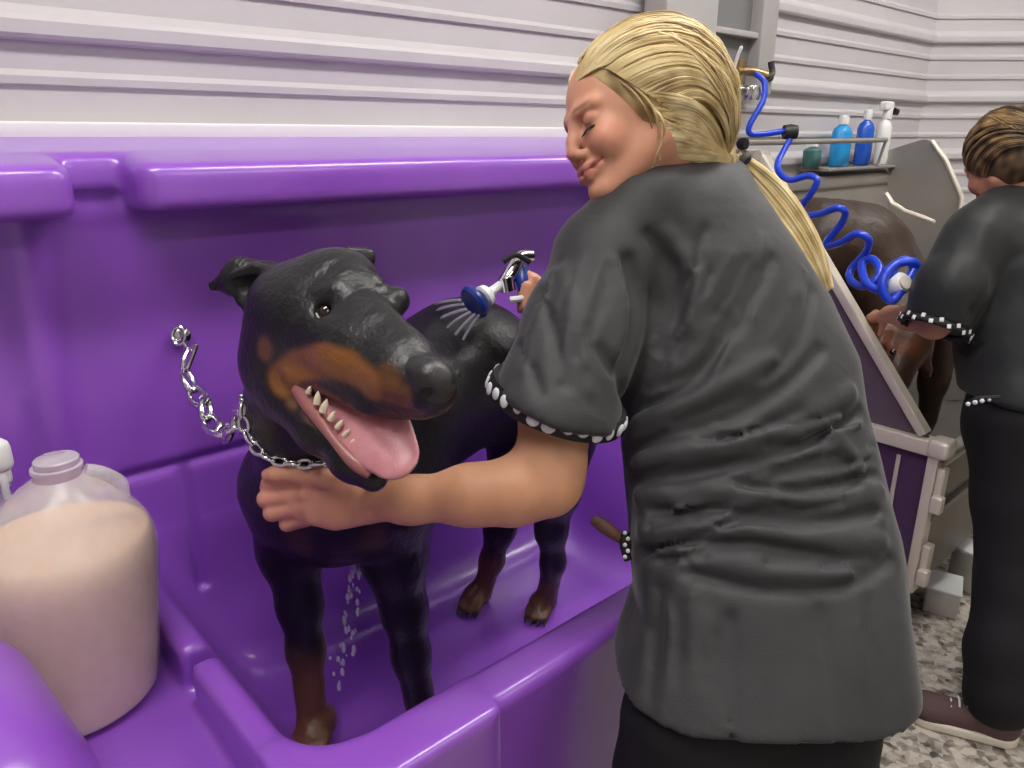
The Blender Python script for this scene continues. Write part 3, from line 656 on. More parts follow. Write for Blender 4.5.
chain([P(185, 372, 1.22), P(191, 386, 1.21), P(198, 397, 1.20), P(206, 402, 1.19), P(206, 412, 1.18), P(213, 426, 1.16), P(223, 434, 1.13), P(233, 430, 1.08), P(240, 416, 1.04)], .034, .0052, le, 'chain_link')
col_ = thing('chain_collar', 'chrome chain collar around the neck of the black and tan dog', 'collar', tuple(P(300, 440, 1.0)))
cp = []
for (x, y) in ((243, 404), (243, 420), (248, 436), (258, 450), (272, 459), (290, 463), (308, 464), (328, 462), (346, 458), (362, 462), (376, 470)):
    xx = max(x, 247); d_, h_ = D.hit(xx, y, dflt=1.03); cp.append((x, y, float(np.clip(d_-.006, .955, 1.05))))
for _ in range(3): cp = [(c_[0], c_[1], (cp[max(i-1, 0)][2]+c_[2]+cp[min(i+1, len(cp)-1)][2])/3) for i, c_ in enumerate(cp)]
cp = [P(*c_) for c_ in cp]
chain(cp, .017, .0030, col_, 'chain_link', seg=12)
bk = [cp[-1], P(392, 440, 1.12), P(352, 400, 1.17), P(290, 385, 1.15), P(248, 392, 1.08), cp[0]]
chain(bk, .017, .0030, col_, 'chain_link', seg=12)
# drips under the chest, jets from the sprayer
bm = bmesh.new(); r_ = random.Random(4)
for i in range(46):
    u = r_.random(); x = 357-14*u+r_.uniform(-5, 5)*(1+u); y = 560+128*u; s = r_.uniform(.0016, .0040)
    if u > .75: x += r_.uniform(-18, 6)
    M_ = Matrix.Translation(P(x, y, 1.24+.06*u)) @ Matrix.Diagonal((s, s, s*r_.uniform(1.2, 3), 1))
    bmesh.ops.create_icosphere(bm, subdivisions=2, radius=1, matrix=M_)
tag(obj('water_drops', bm, 'water'), 'water dripping from the dog chest into the purple tub', 'water', kind='stuff')
sp = thing('shower_sprayer', 'chrome and white dog shower sprayer with a blue ring held over the dog back', 'sprayer', tuple(P(500, 285, 1.30)))
s0, s1, s2 = P(474, 300, 1.27), P(483, 298, 1.28), P(508, 280, 1.30)
axd = s1-P(506, 281, 1.30); axd /= np.linalg.norm(axd); Rr = align(axd)
bm = bmesh.new(); lathe(bm, [(.0001, -.006), (.020, -.006), (.029, -.002), (.031, .004), (.028, .010), (.0001, .010)], 32, P(476, 301, 1.27), R=Rr); obj('blue_ring', bm, 'bluering', sp)
bm = bmesh.new(); lathe(bm, [(.0001, -.004), (.017, -.004), (.021, 0), (.018, .010), (.008, .016), (.0001, .016)], 28, P(484, 297, 1.278), R=align(-axd)); tube(bm, [P(484, 297, 1.278), s2], .0085, 14); obj('white_neck', bm, 'white', sp)
bm = bmesh.new(); tube(bm, spline([P(503, 287, 1.30), P(512, 272, 1.30), P(520, 258, 1.31), P(532, 256, 1.32)], 5), lambda u: .015-.004*u, 12); lathe(bm, [(.0001, -.012), (.014, -.012), (.014, .012), (.0001, .012)], 18, P(507, 284, 1.295), R=align(cs(-.2, 1, .3))); obj('chrome_valve', bm, 'chrome', sp)
bm = bmesh.new(); tube(bm, spline([P(503, 262, 1.28), P(516, 255, 1.28), P(530, 262, 1.29)], 5), .005, 8); obj('lever', bm, 'black', sp)
bm = bmesh.new(); tube(bm, spline([P(510, 300, 1.29), P(524, 298, 1.29), P(530, 292, 1.30)], 4), .006, 8); obj('inlet_nut', bm, 'white', sp)
bm = bmesh.new(); tube(bm, spline([P(522, 268, 1.31), P(524, 285, 1.30), P(534, 300, 1.31), P(560, 320, 1.36)], 6), .013, 12); obj('blue_grip', bm, 'bluering', sp)
bm = bmesh.new()
for i, (a, b) in enumerate((((463, 304), (438, 310)), ((466, 309), (442, 318)), ((470, 312), (448, 327)), ((475, 314), (456, 334)), ((479, 315), (464, 338)), ((460, 300), (436, 304)))):
    d1 = D.hit(b[0], b[1], dflt=1.34)[0]
    tube(bm, spline([P(*a, 1.268), P((a[0]+b[0])/2, (a[1]+b[1])/2-1, (1.268+d1)/2-.004), P(*b, d1-.004), P(b[0]-2, b[1]+7, d1-.001)], 5), .0026, 6)
tag(obj('water_jets', bm, 'water'), 'thin water jets from the sprayer onto the dog back', 'water', kind='stuff')
# ================================================================== PEOPLE
SK = np.array([.68, .335, .215])
def orth(f, u):
    f = np.array(f, float); f /= np.linalg.norm(f); u = np.array(u, float); u -= f*(u@f); u /= np.linalg.norm(u); return f, np.cross(u, f), u
def head(o, f, u, s, h, neck_to, neck_r=.052):
    """returns verts, quads, colour; f forward, l lateral, u up (world vectors)"""
    f, l, u = orth(f, u); A3 = [f, l, u]
    W = lambda x, y, z: o+s*(x*f+y*l+z*u)
    lo = np.minimum(o, neck_to)-.15*s; hi = np.maximum(o, neck_to)+.15*s
    G = Field(lo, hi, h)
    e = lambda c, r, k=.012, m='+': G.ell(W(*c), np.array(r)*s, A3, k, m)
    e((-.012, 0, .028), (.096, .074, .080)); e((.030, 0, -.03), (.058, .058, .082), .03)
    for y in (-1, 1):
        G.cone(W(.0, y*.048, -.055), W(.070, y*.012, -.098), .024*s, .019*s, .02)
        e((.064, y*.036, -.036), (.026, .024, .026), .015)
        e((.090, y*.031, -.001), (.015, .017, .011), .014, '-')
        G.cone(W(.0995, y*.010, -.042), W(.094, y*.014, -.043), .0065*s, .0065*s, .006)
        G.cone(W(.084, y*.018, .014), W(.073, y*.045, .015), .0085*s, .007*s, .014)
    G.cone(W(.086, 0, .008), W(.099, 0, -.020), .0085*s, .008*s, .012); G.cone(W(.099, 0, -.020), W(.1055, 0, -.036), .008*s, .0088*s, .008)
    e((.083, 0, -.066), (.014, .027, .016), .014)
    G.cone(W(.0955, -.012, -.0630), W(.0955, .012, -.0630), .0050*s, .0050*s, .006)
    for y in (-1, 1): G.cone(W(.0955, y*.010, -.0630), W(.083, y*.026, -.0625), .0048*s, .003*s, .006); G.cone(W(.094, y*.010, -.0735), W(.083, y*.024, -.0665), .0060*s, .003*s, .006)
    G.cone(W(.094, -.010, -.0735), W(.094, .010, -.0735), .0065*s, .0065*s, .006)
    e((.080, 0, -.098), (.016, .018, .013), .012)
    for y in (-1, 1):
        G.cone(W(.1005, 0, -.0688), W(.090, y*.022, -.0655), .0013*s, .0015*s, .004, '-'); G.cone(W(.090, y*.022, -.0655), W(.080, y*.033, -.0585), .0016*s, .0016*s, .006, '-'); 
        e((.0705, y*.031, -.004), (.0165, .0165, .0145), .003)      # closed lid over the eyeball
        G.cone(W(.0845, y*.020, -.0105), W(.0825, y*.042, -.0095), .0008, .0008, .0025, '-')
    G.cone(W(-.03, 0, -.05), neck_to, neck_r*s, neck_r*1.08*s, .03)
    v, q = G.mesh(1)
    p = (v-o)/s; p = np.stack([p@f, p@l, p@u], 1)
    c = np.tile(SK, (len(v), 1))
    dd = lambda c0, r: 1-sst(np.linalg.norm((p-np.array(c0))/np.array(r), axis=1), .5, 1.0)
    for y in (-1, 1):
        c = blend(c, (.66, .25, .17), dd((.065, y*.040, -.036), (.034, .036, .030))*.45)
        c = blend(c, (.60, .24, .17), dd((.085, y*.031, .001), (.02, .022, .012))*.45)
        c = blend(c, (.20, .10, .05), dd((.086, y*.030, .0165), (.02, .022, .0040))*.6)
    c = blend(c, (.60, .20, .15), dd((.108, 0, -.038), (.014, .016, .012))*.6)
    fr_ = sst(p[:, 0], .055, .07); pa = np.stack([np.zeros(len(p)), np.abs(p[:, 1]), p[:, 2]], 1); pz = lambda *q: [np.array([0, a_, b_]) for a_, b_ in q]
    c = blend(c, (.52, .16, .14), (1-sst(dpoly(pa, pz((0, -.0625), (.014, -.063), (.025, -.0622))), .0028, .0052))*fr_*.85)
    c = blend(c, (.54, .18, .15), (1-sst(dpoly(pa, pz((0, -.074), (.012, -.0735), (.024, -.066))), .0030, .0060))*fr_*.85)
    c = blend(c, (.20, .05, .04), (1-sst(dpoly(pa, pz((0, -.0685), (.022, -.0655), (.033, -.0585))), .0006, .0022))*fr_*.8)
    return v, q, c, W, (f, l, u)
def locks(bm, o, axes, rad, n, start, tie, rr, up=.0, seed=1, fr=(.0028, .0045)):
    """hair strands swept over an ellipsoid cap from start directions to the tie"""
    f, l, u = axes; R_ = random.Random(seed); tie = np.array(tie, float); tn_ = tie/rad; tl = np.linalg.norm(tn_); tn_ = tn_/tl
    for i in range(n):
        s0, mid = start(R_); s0 = np.array(s0)/rad; s0 = s0/np.linalg.norm(s0); mid = np.array(mid, float); mid /= np.linalg.norm(mid); pts = []
        m_ = 14; lift = R_.uniform(-.004, .008)
        for k in range(m_):
            t = k/(m_-1); v = (1-t)**2*s0+2*t*(1-t)*mid*1.5+t*t*tn_; v = v/np.linalg.norm(v)
            q = v*rad*(1+(tl-1)*t**3*1.0)
            q = q*(1+lift/.1*math.sin(math.pi*min(t*1.1, 1))*(1-t*.6))
            pts.append(o+q[0]*f+q[1]*l+q[2]*u)
        r0 = R_.uniform(*fr); tube(bm, pts, lambda t: r0*(.45+.55*math.sin(math.pi*min(1, t*1.3+.12)))*(1-.35*t), 6, flat=.6)
    return bm
def bmcol(bm, fn, name, mt, parent):
    o = obj(name, bm, mt, parent); me = o.data; n = len(me.vertices); v = np.empty(n*3, np.float32); me.vertices.foreach_get('co', v); v = v.reshape(-1, 3)+np.array(parent.location if False else (0, 0, 0))
    a = me.color_attributes.new('Col', 'FLOAT_COLOR', 'POINT'); a.data.foreach_set('color', np.hstack([fn(v), np.ones((n, 1))]).astype(np.float32).ravel()); return o
# ---- woman
wm = thing('person', 'person with a blonde ponytail in a charcoal smock leaning over the purple tub', 'person', (.80, .32, 0))
ho = P(628, 116, 1.07)
hv, hq, hc, HW, hax = head(ho, cs(-.92, -.30, .30), cs(-.33, .94, .02), .97, .0021, P(690, 178, 1.13))
# left arm and hand
B = Field(P(420, 470, .97)-np.array([.36, .42, .28]), P(420, 470, .97)+np.array([.42, .36, .34]), .0031)
B.chain([A(604, 290, 1.06, .046), A(557, 410, 1.0, .050), A(550, 462, .985, .0455), A(548, 480, .98, .041)], .012)
B.chain([A(547, 482, .98, .0405), A(512, 492, .98, .040), A(470, 495, .98, .0365), A(410, 500, .985, .0275), A(366, 502, 1.0, .0235)], .025)
B.cone(P(560, 484, .975), P(552, 496, .97), .022, .020, .015)
hz = (cs(.15, .25, 1), .55)
B.chain([A(366, 502, 1.0, .0245), A(338, 500, 1.0, .034), A(308, 498, 1.0, .031)], .02, flat=hz)
for (k0, p1, p2, tip, r) in (((310, 482, .995), (270, 484, 1.0), (268, 488, 1.022), (292, 488, 1.045), .0112), ((308, 494, .992), (266, 499, .998), (266, 501, 1.022), (290, 500, 1.046), .0113),
                             ((310, 506, .994), (272, 513, 1.0), (273, 514, 1.022), (296, 512, 1.044), .0108), ((314, 515, .998), (287, 524, 1.006), (289, 525, 1.025), (308, 521, 1.043), .0095)):
    B.chain([(P(*k0), r*1.12), (P((k0[0]+p1[0])/2, (k0[1]+p1[1])/2, (k0[2]+p1[2])/2-.001), r*.96), (P(*p1), r*1.04), (P(*p2), r*.92), (P(*tip), r*.85)], .0035)
B.chain([A(350, 488, .99, .0155), A(322, 477, .982, .0135), A(300, 474, .979, .0115), A(276, 474, .983, .0108), A(268, 475, .986, .009)], .006)
for k0 in ((309, 482, .985), (306, 495, .983), (308, 507, .985), (313, 517, .99)): B.ell(P(*k0), (.010, .009, .009), None, .008)
bv, bq = B.mesh(1)
bc = np.tile(SK*np.array([1.0, 1.0, 1.0]), (len(bv), 1))
bc = blend(bc, (.70, .38, .20), (1-sst(dpoly(bv, [P(557, 415, 1.0), P(551, 486, .98), P(440, 498, .98)]), .05, .09))*.5)
bc = blend(bc, (.58, .25, .20), (1-sst(dpoly(bv, [P(270, 500, 1.0), P(315, 500, 1.0)]), .03, .05))*.55)
# right arm reaching to the sprayer
B2 = Field(P(590, 300, 1.3)-np.array([.28, .3, .22]), P(590, 300, 1.3)+np.array([.34, .3, .26]), .0045)
B2.chain([A(668, 250, 1.24, .05), A(628, 330, 1.32, .045), A(590, 322, 1.33, .036), A(556, 305, 1.33, .026)], .02)
B2.cone(P(556, 305, 1.33), P(538, 298, 1.325), .03, .03, .01, flat=(FW, .6))
for i in range(4): B2.chain([(P(540, 290+i*6, 1.31), .0095), (P(526, 286+i*6.5, 1.293), .0095), (P(521, 290+i*6.5, 1.31), .0085)], .003)
B2.chain([A(548, 290, 1.305, .011), A(534, 279, 1.30, .010), A(526, 274, 1.305, .009)], .004)
b2, q2 = B2.mesh(1)
# torso sections (rows of the picture turned into heights)
secs = []
for y, xl, xr, d, b, n in ((154, 684, 734, 1.14, .045, 2), (164, 660, 744, 1.135, .06, 2), (176, 640, 750, 1.13, .075, 2), (190, 620, 759, 1.125, .09, 2), (206, 604, 771, 1.12, .10, 2.1), (240, 594, 792, 1.12, .12, 2.2), (290, 603, 824, 1.12, .13, 2.2), (350, 612, 851, 1.10, .13, 2.3),
                           (400, 618, 859, 1.085, .127, 2.4), (450, 622, 872, 1.07, .125, 2.4), (520, 630, 890, 1.04, .13, 2.6), (600, 636, 896, 1.0, .132, 2.8), (680, 610, 905, .965, .137, 3.0), (752, 584, 912, .935, .138, 3.2)):
    c0 = P((xl+xr)/2, y, d); secs.append((c0[2], c0[0], c0[1], (xr-xl)/2*d/FP, b, n))
secs.sort(); s_ = np.array(secs)
s_ = np.vstack([[.55, *s_[0, 1:]], s_]); s_[0, 1:3] = s_[1, 1:3]
def torso(Fd, shrink=0.0):
    Xg, Yg, Zg = np.meshgrid(*Fd.ax, indexing='ij', sparse=True)
    g = [np.interp(Fd.ax[2], s_[:, 0], s_[:, i])[None, None, :] for i in range(1, 6)]
    a = g[2]-shrink; b = g[3]-shrink
    u = (Xg-g[0])*RT[0]+(Yg-g[1])*RT[1]; w = (Xg-g[0])*FH[0]+(Yg-g[1])*FH[1]
    k = (np.abs(u/a)**g[4]+np.abs(w/b)**g[4]+1e-9)**(1/g[4]); d = (k-1)*np.minimum(a, b)*.9
    return smax(d, Zg-s_[-1, 0], .03)
S = Field((.40, .10, .70), (1.32, 1.02, 1.50), .0052)
S.V = (torso(S)+np.zeros(S.n)).astype(np.float32)
hem_c, hem_n = P(557, 400, 1.0), cs(-.30, -.90, -.34)
hem_n /= np.linalg.norm(hem_n); up_h = P(618, 418, 1.0)-P(492, 382, 1.0)
SL = Field(P(565, 330, 1.0)-np.array([.24, .26, .20]), P(565, 330, 1.0)+np.array([.26, .26, .20]), .0052)
def sleeve(G, g=0, lengthen=0):
    G.chain([A(642, 214, 1.09, .066-g), A(608, 262, 1.07, .075-g), A(582, 330, 1.035, .078-g)], .03); G.cone(P(582, 330, 1.035), P(550, 425, .985), .078-g, .089-g, .03)
sleeve(SL)
SL.half(hem_n, hem_c)
I_ = Field(SL.lo, SL.lo+SL.h*(SL.n-1), SL.h); sleeve(I_, .012); I_.half(-hem_n, hem_c-hem_n*.025); I_.half(hem_n, hem_c+hem_n*.006)
# paste the sleeve into the smock field
Xg = [np.clip((ax-SL.lo[i])/SL.h, 0, SL.n[i]-1.001) for i, ax in enumerate(S.ax)]
GI = np.meshgrid(*S.ax, indexing='ij'); pts_ = np.stack([g.ravel() for g in GI], 1); ins = np.all((pts_ > SL.lo+SL.h) & (pts_ < SL.lo+SL.h*(SL.n-2)), axis=1)
vals = np.full(len(pts_), .3, np.float32); vals[ins] = SL.val(pts_[ins]); vals = vals.reshape(S.n)
vi = np.full(len(pts_), .3, np.float32); vi[ins] = I_.val(pts_[ins]); vi = vi.reshape(S.n)
S.V = smin(S.V, vals, .014)
# right shoulder and its short sleeve
S.chain([A(654, 206, 1.06, .056), A(690, 200, 1.10, .056)], .05)
S.chain([A(700, 208, 1.20, .075), A(665, 262, 1.24, .075)], .04)
del GI, pts_, vals
# folds: valleys (negative) and ridges (positive) traced on the cloth
folds = [(-.014, .010, ((636, 478), (669, 477), (730, 468), (787, 452), (861, 412))), (.010, .013, ((640, 462), (700, 448), (770, 432), (850, 392))),
         (-.012, .009, ((652, 512), (730, 510), (803, 524), (876, 512))), (.010, .012, ((640, 496), (720, 490), (800, 500), (878, 492))),
         (-.011, .010, ((640, 553), (705, 541), (787, 549), (840, 560))), (.009, .013, ((645, 530), (715, 526), (800, 538), (880, 540))),
         (-.010, .009, ((742, 486), (803, 492), (872, 474))), (-.011, .010, ((630, 452), (673, 434), (730, 418), (787, 385), (820, 350))),
         (.010, .013, ((640, 420), (700, 398), (770, 360))), (-.009, .010, ((636, 410), (681, 392), (712, 358), (730, 320))),
         (-.020, .012, ((626, 262), (634, 300), (630, 345), (622, 385), (620, 430))), (.008, .012, ((618, 262), (624, 310), (616, 350))),
         (-.009, .009, ((600, 350), (612, 372), (624, 366))), (-.008, .010, ((648, 235), (672, 272), (676, 320))), (-.007, .010, ((706, 230), (688, 285), (660, 350))),
         (.007, .014, ((668, 235), (696, 280), (690, 330))), (-.007, .012, ((770, 260), (742, 320), (700, 372))), (-.006, .010, ((812, 290), (800, 340), (766, 378))),
         (-.006, .012, ((660, 590), (655, 650), (650, 730))), (-.006, .014, ((730, 620), (728, 690), (732, 745))), (.005, .014, ((695, 590), (692, 660), (690, 740))), (-.005, .013, ((820, 610), (834, 680), (838, 740))),
         (-.008, .010, ((690, 572), (760, 590), (842, 588), (890, 560))), (.008, .014, ((680, 556), (760, 570), (850, 574))), (-.006, .010, ((540, 290), (556, 340), (566, 385))), (.006, .012, ((560, 270), (580, 330), (590, 390))), (-.006, .008, ((520, 345), (532, 372), (540, 392))),
         (-.008, .009, ((700, 442), (740, 436), (800, 412))), (-.008, .008, ((650, 528), (690, 520), (730, 528))), (.006, .01, ((840, 440), (860, 470), (880, 520)))]
R_ = random.Random(77)
for i in range(30):
    x, y = R_.uniform(635, 800), R_.uniform(385, 570); L = R_.uniform(45, 120); sl_ = R_.uniform(-.42, .06); folds.append((R_.choice([-1, -1, 1])*R_.uniform(.004, .007), R_.uniform(.005, .008), ((x, y), (x+L*.5, y+L*.5*sl_+R_.uniform(-4, 4)), (min(x+L, 875), y+L*sl_))))
for i in range(12):
    x, y = R_.uniform(670, 815), R_.uniform(205, 330); L = R_.uniform(40, 90); sl_ = R_.uniform(-.7, -.1); folds.append((R_.choice([-1, 1])*R_.uniform(.003, .005), R_.uniform(.005, .008), ((x, y), (x+L*.5*sl_+3, y+L*.5), (x+L*sl_, y+L))))
for i in range(10):
    x, y = R_.uniform(645, 880), R_.uniform(590, 650); L = R_.uniform(50, 100); folds.append((R_.choice([-1, 1])*R_.uniform(.002, .004), R_.uniform(.006, .009), ((x, y), (x+R_.uniform(-6, 6), y+L*.5), (x+R_.uniform(-8, 8), y+L))))
for i in range(10):
    x, y = R_.uniform(545, 610), R_.uniform(250, 320); L = R_.uniform(40, 80); folds.append((R_.choice([-1, 1])*R_.uniform(.003, .005), R_.uniform(.005, .008), ((x, y), (x-L*.2, y+L*.5), (x-L*.3+R_.uniform(-8, 8), y+L))))
fl3 = [(a, w, [S.hit(*q, dflt=1.0)[1] for q in pl]) for a, w, pl in folds]
def cloth(p):
    v = .0022*noise3(p, 55, 21)+.0013*noise3(p, 120, 22)
    for a, w, pl in fl3:
        d = dpoly(p, spline(pl, 2)); v = v+a*1.25*np.exp(-(d/(w*.8))**2)+(a*.45*np.exp(-(d/(w*.35))**2) if a < 0 else 0)
    w = 1-sst(p[:, 2], .86, .93); v = v*(1-.75*w)
    return v
S.disp(cloth, .045)
S.half((0, 0, -1), (0, 0, .850), .003)
Xg_, Yg_, Zg_ = np.meshgrid(*S.ax, indexing='ij', sparse=True)
inner = smax(torso(S, .014), Zg_-.868, .004); S.V = smax(S.V, -inner, .003); S.V = smax(S.V, -vi, .003)
sv, sq = S.mesh(1)
npobj('smock', sv, sq, 'scrub', wm)
# hem stitch strip and sleeve trim
hub = hem_c; t1 = up_h/np.linalg.norm(up_h); t1 = t1-hem_n*(t1@hem_n); t1 /= np.linalg.norm(t1); t2_ = np.cross(hem_n, t1)
def ringr(a, off):      # radius of the sleeve mesh rim around its own axis in direction a
    return hub+hem_n*off+(t1*math.cos(a)+t2_*math.sin(a))*(.0885)
hub = hem_c+hem_n*.001
bm = bmesh.new()
N0 = 64; A_, B_ = [], []; hub = hem_c-hem_n*.001
for k in range(N0):
    a = 2*math.pi*k/N0; dr = (t1*math.cos(a)+t2_*math.sin(a))
    A_.append([bm.verts.new(hub+dr*(.0875+e)+hem_n*o_) for e, o_ in ((.005, -.012), (.0085, .0), (.007, .013), (-.004, .013), (-.006, 0), (-.006, -.012))])
for k in range(N0):
    for j in range(6): bm.faces.new((A_[k][j], A_[k][(j+1) % 6], A_[(k+1) % N0][(j+1) % 6], A_[(k+1) % N0][j]))
r_ = random.Random(3)
for k in range(27):
    a = 2*math.pi*(k+r_.uniform(-.1, .1))/27; dr = Vector(t1*math.cos(a)+t2_*math.sin(a)); c_ = Vector(hub)+dr*.0958+Vector(hem_n)*r_.uniform(-.003, .004)
    R = dr.to_track_quat('Z', 'X').to_matrix().to_4x4(); s1_ = r_.uniform(.0075, .0095)
    g = bmesh.ops.create_uvsphere(bm, u_segments=10, v_segments=6, radius=1, matrix=Matrix.Translation(c_) @ R @ Matrix.Diagonal((s1_, s1_*r_.uniform(.75, 1.1), .0028, 1)))
    for v in g['verts']:
        for f in v.link_faces: f.material_index = 1
obj('sleeve_trim', bm, ['trimb', 'trimw'], wm)
# trousers, torso core
L_ = Field((.42, .05, 0.02), (1.12, .62, .92), .012)
for (hx, fx) in (((.672, .430), (.655, .40)), ((.800, .322), (.84, .28))):
    L_.chain([((*hx, .80), .080), ((*hx, .70), .080), (((hx[0]+fx[0])/2, (hx[1]+fx[1])/2, .46), .075), ((*fx, .10), .055)], .03)
L_.cone((.70, .415, .80), (.785, .345, .80), .082, .082, .03)
L_.half((0, 0, 1), (0, 0, .868)); L_.half((0, 0, -1), (0, 0, .06))
v, q = L_.mesh(1); npobj('trousers', v, q, 'pants', wm)
K = Field((.45, .1, .06), (1.25, 1.0, 1.46), .014)
K.V = (torso(K, .03)+np.zeros(K.n)).astype(np.float32); K.half((0, 0, -1), (0, 0, .93))
for (hx, fx) in (((.672, .430), (.655, .40)), ((.800, .322), (.84, .28))): K.chain([((*hx, .76), .06), ((*hx, .70), .06), (((hx[0]+fx[0])/2, (hx[1]+fx[1])/2, .46), .055), ((*fx, .10), .038)], .03)
kv, kq = K.mesh(1)
V_, Q_, C_ = join([(hv, hq, hc), (bv, bq, bc), (b2, q2, np.tile(SK, (len(b2), 1))), (kv, kq, np.tile(SK, (len(kv), 1)))])
npobj('body', V_, Q_, 'skin', wm, C_)
def shoe(toe, heel, par, mt, sole='sole', w=.048, hgt=.06):
    toe = np.array(toe, float); heel = np.array(heel, float); toe[2] = heel[2] = 0; f = (toe-heel); Ls = np.linalg.norm(f); f /= Ls; l = np.array([-f[1], f[0], 0]); z = np.array([0, 0, 1.])
    G = Field(np.minimum(toe, heel)-[.09, .09, .01], np.maximum(toe, heel)+[.09, .09, .17], .004)
    G.cone(heel+f*.045+z*.045, toe-f*.05+z*.036, w*.82, w*.86, .02); G.ell(toe-f*.055+z*.035, (.055, w*.92, .032), [f, l, z], .02)
    G.cone(heel+f*.05+z*.05, heel+f*.055+z*.115, w*.85, w*.78, .03); G.half(-z, (0, 0, .022)); G.half(z, (0, 0, .13))
    v, q = G.mesh(1); o = npobj('shoe', v, q, mt, par)
    G = Field(np.minimum(toe, heel)-[.09, .09, .02], np.maximum(toe, heel)+[.09, .09, .06], .004)
    Xq, Yq, Zq = np.meshgrid(*G.ax, indexing='ij', sparse=True); a0 = heel+f*.045; d = toe-f*.055-a0; LL = d@d
    h_ = np.clip(((Xq-a0[0])*d[0]+(Yq-a0[1])*d[1])/LL, 0, 1); dd = np.hypot(Xq-a0[0]-h_*d[0], Yq-a0[1]-h_*d[1])-(w*.92+.004*h_)
    G.V = (smax(dd, np.abs(Zq-.014)-.0135, .006)).astype(np.float32); v, q = G.mesh(1); npobj('sole', v, q, sole, o)
    bm = bmesh.new()
    for k in range(4):
        c0 = toe-f*(.085+k*.018)+z*(.064+k*.007); tube(bm, [c0-l*.022, c0+z*.008, c0+l*.022], .0028, 6)
    obj('laces', bm, 'white', o)
for fx, fo in (((.64, .38), (.03, .12)), ((.83, .26), (.08, .14))): shoe((fx[0]+fo[0], fx[1]+fo[1], 0), (fx[0]-fo[0]*.6, fx[1]-fo[1]*.6, 0), wm, 'pants', 'black')
# hair
f, l, u = hax
HR = Field(ho-.19, ho+.21, .0036)
hcap = HW(-.026, .004, .024); hrad = np.array([.103, .090, .095])
HR.ell(hcap, hrad*.965, [f, l, u], .01)
HR.chain([(HW(-.070, 0, -.03), .066), (HW(-.105, -.02, -.08), .048), (HW(-.118, -.025, -.118), .022)], .05)
Xh, Yh, Zh = np.meshgrid(*HR.ax, indexing='ij', sparse=True)
def lc(v): return (Xh-ho[0])*v[0]+(Yh-ho[1])*v[1]+(Zh-ho[2])*v[2]
wdg = smax(lc(u)-.052, (-(lc(f)-.066)*.083+(lc(u)-.050)*.049)/.0964, .02)
HR.V = smax(HR.V, -wdg, .008).astype(np.float32)
HR.cone(HW(.012, .060, -.03), HW(-.02, .070, -.085), .001, .001, .01, '+')
v, q = HR.mesh(1)
def haircol(base, dark, light, sd):
    def fn(v):
        n1 = noise3(v@np.array([[1, 0, 0], [0, 1, 0], [0, 0, 1.]]), 230, sd); n2 = noise3(v, 60, sd+1)
        c = np.tile(base, (len(v), 1)); c = blend(c, dark, np.clip(-n1*1.6-n2*.8, 0, 1)); return blend(c, light, np.clip(n1*1.3+n2*.9, 0, 1))
    return fn
blond = haircol([.64, .49, .23], (.30, .20, .085), (.84, .73, .45), 31)
hr = npobj('hair', v, q, 'hair', wm, blond(v))
def startf(R_):
    side = 1 if R_.random() < .72 else -1; t = R_.random()
    if t < .5:      # front hairline into temple line
        k = R_.random()
        if k < .45:
            q = k/.45; st = (.100-.025*q, side*(.004+.058*q), .032)
        else:
            q = (k-.45)/.55; st = (.078-.072*q, side*(.064+.026*q), .026-.095*q)
        return st, (-.30-.1*k, side*(.50+.45*k), .70-.95*k)
    if t < .68:
        k = R_.random(); return (.045-.07*k, side*.088, -.025-.065*k), (-.45, side*.85, -.45-.3*k)
    k = R_.random(); return (R_.uniform(-.03, .10), side*R_.uniform(.0, .03), .09), (R_.uniform(-.9, -.15), side*(.25+.65*k), .80-.75*k)
bm = locks(bmesh.new(), hcap, hax, hrad*1.0, 640, startf, (-.098, -.028, -.145), 0)
R_ = random.Random(12)
for i in range(150):
    k = R_.random(); x0, y0 = 652+22*k+R_.uniform(-3, 3), 108+50*k; x2, y2 = 736+R_.uniform(-3, 3), 160+R_.uniform(-5, 4)
    bow = R_.uniform(-26, 2)*(1-.75*k); pl = []
    for j in range(9):
        t = j/8; x = x0+(x2-x0)*t; y = y0+(y2-y0)*t+bow*math.sin(math.pi*t); d_ = HR.hit(x, y, .9, 1.3, 300, dflt=1.12)[0]; pl.append([x, y, d_])
    for _ in range(2):
        for j in range(1, 8): pl[j][2] = (pl[j-1][2]+pl[j][2]+pl[j+1][2])/3
    tube(bm, [P(x, y, d_-R_.uniform(.000, .003)) for x, y, d_ in pl], lambda t: .0030*(.5+.5*math.sin(math.pi*min(1, t*1.2+.15))), 6, flat=.6)
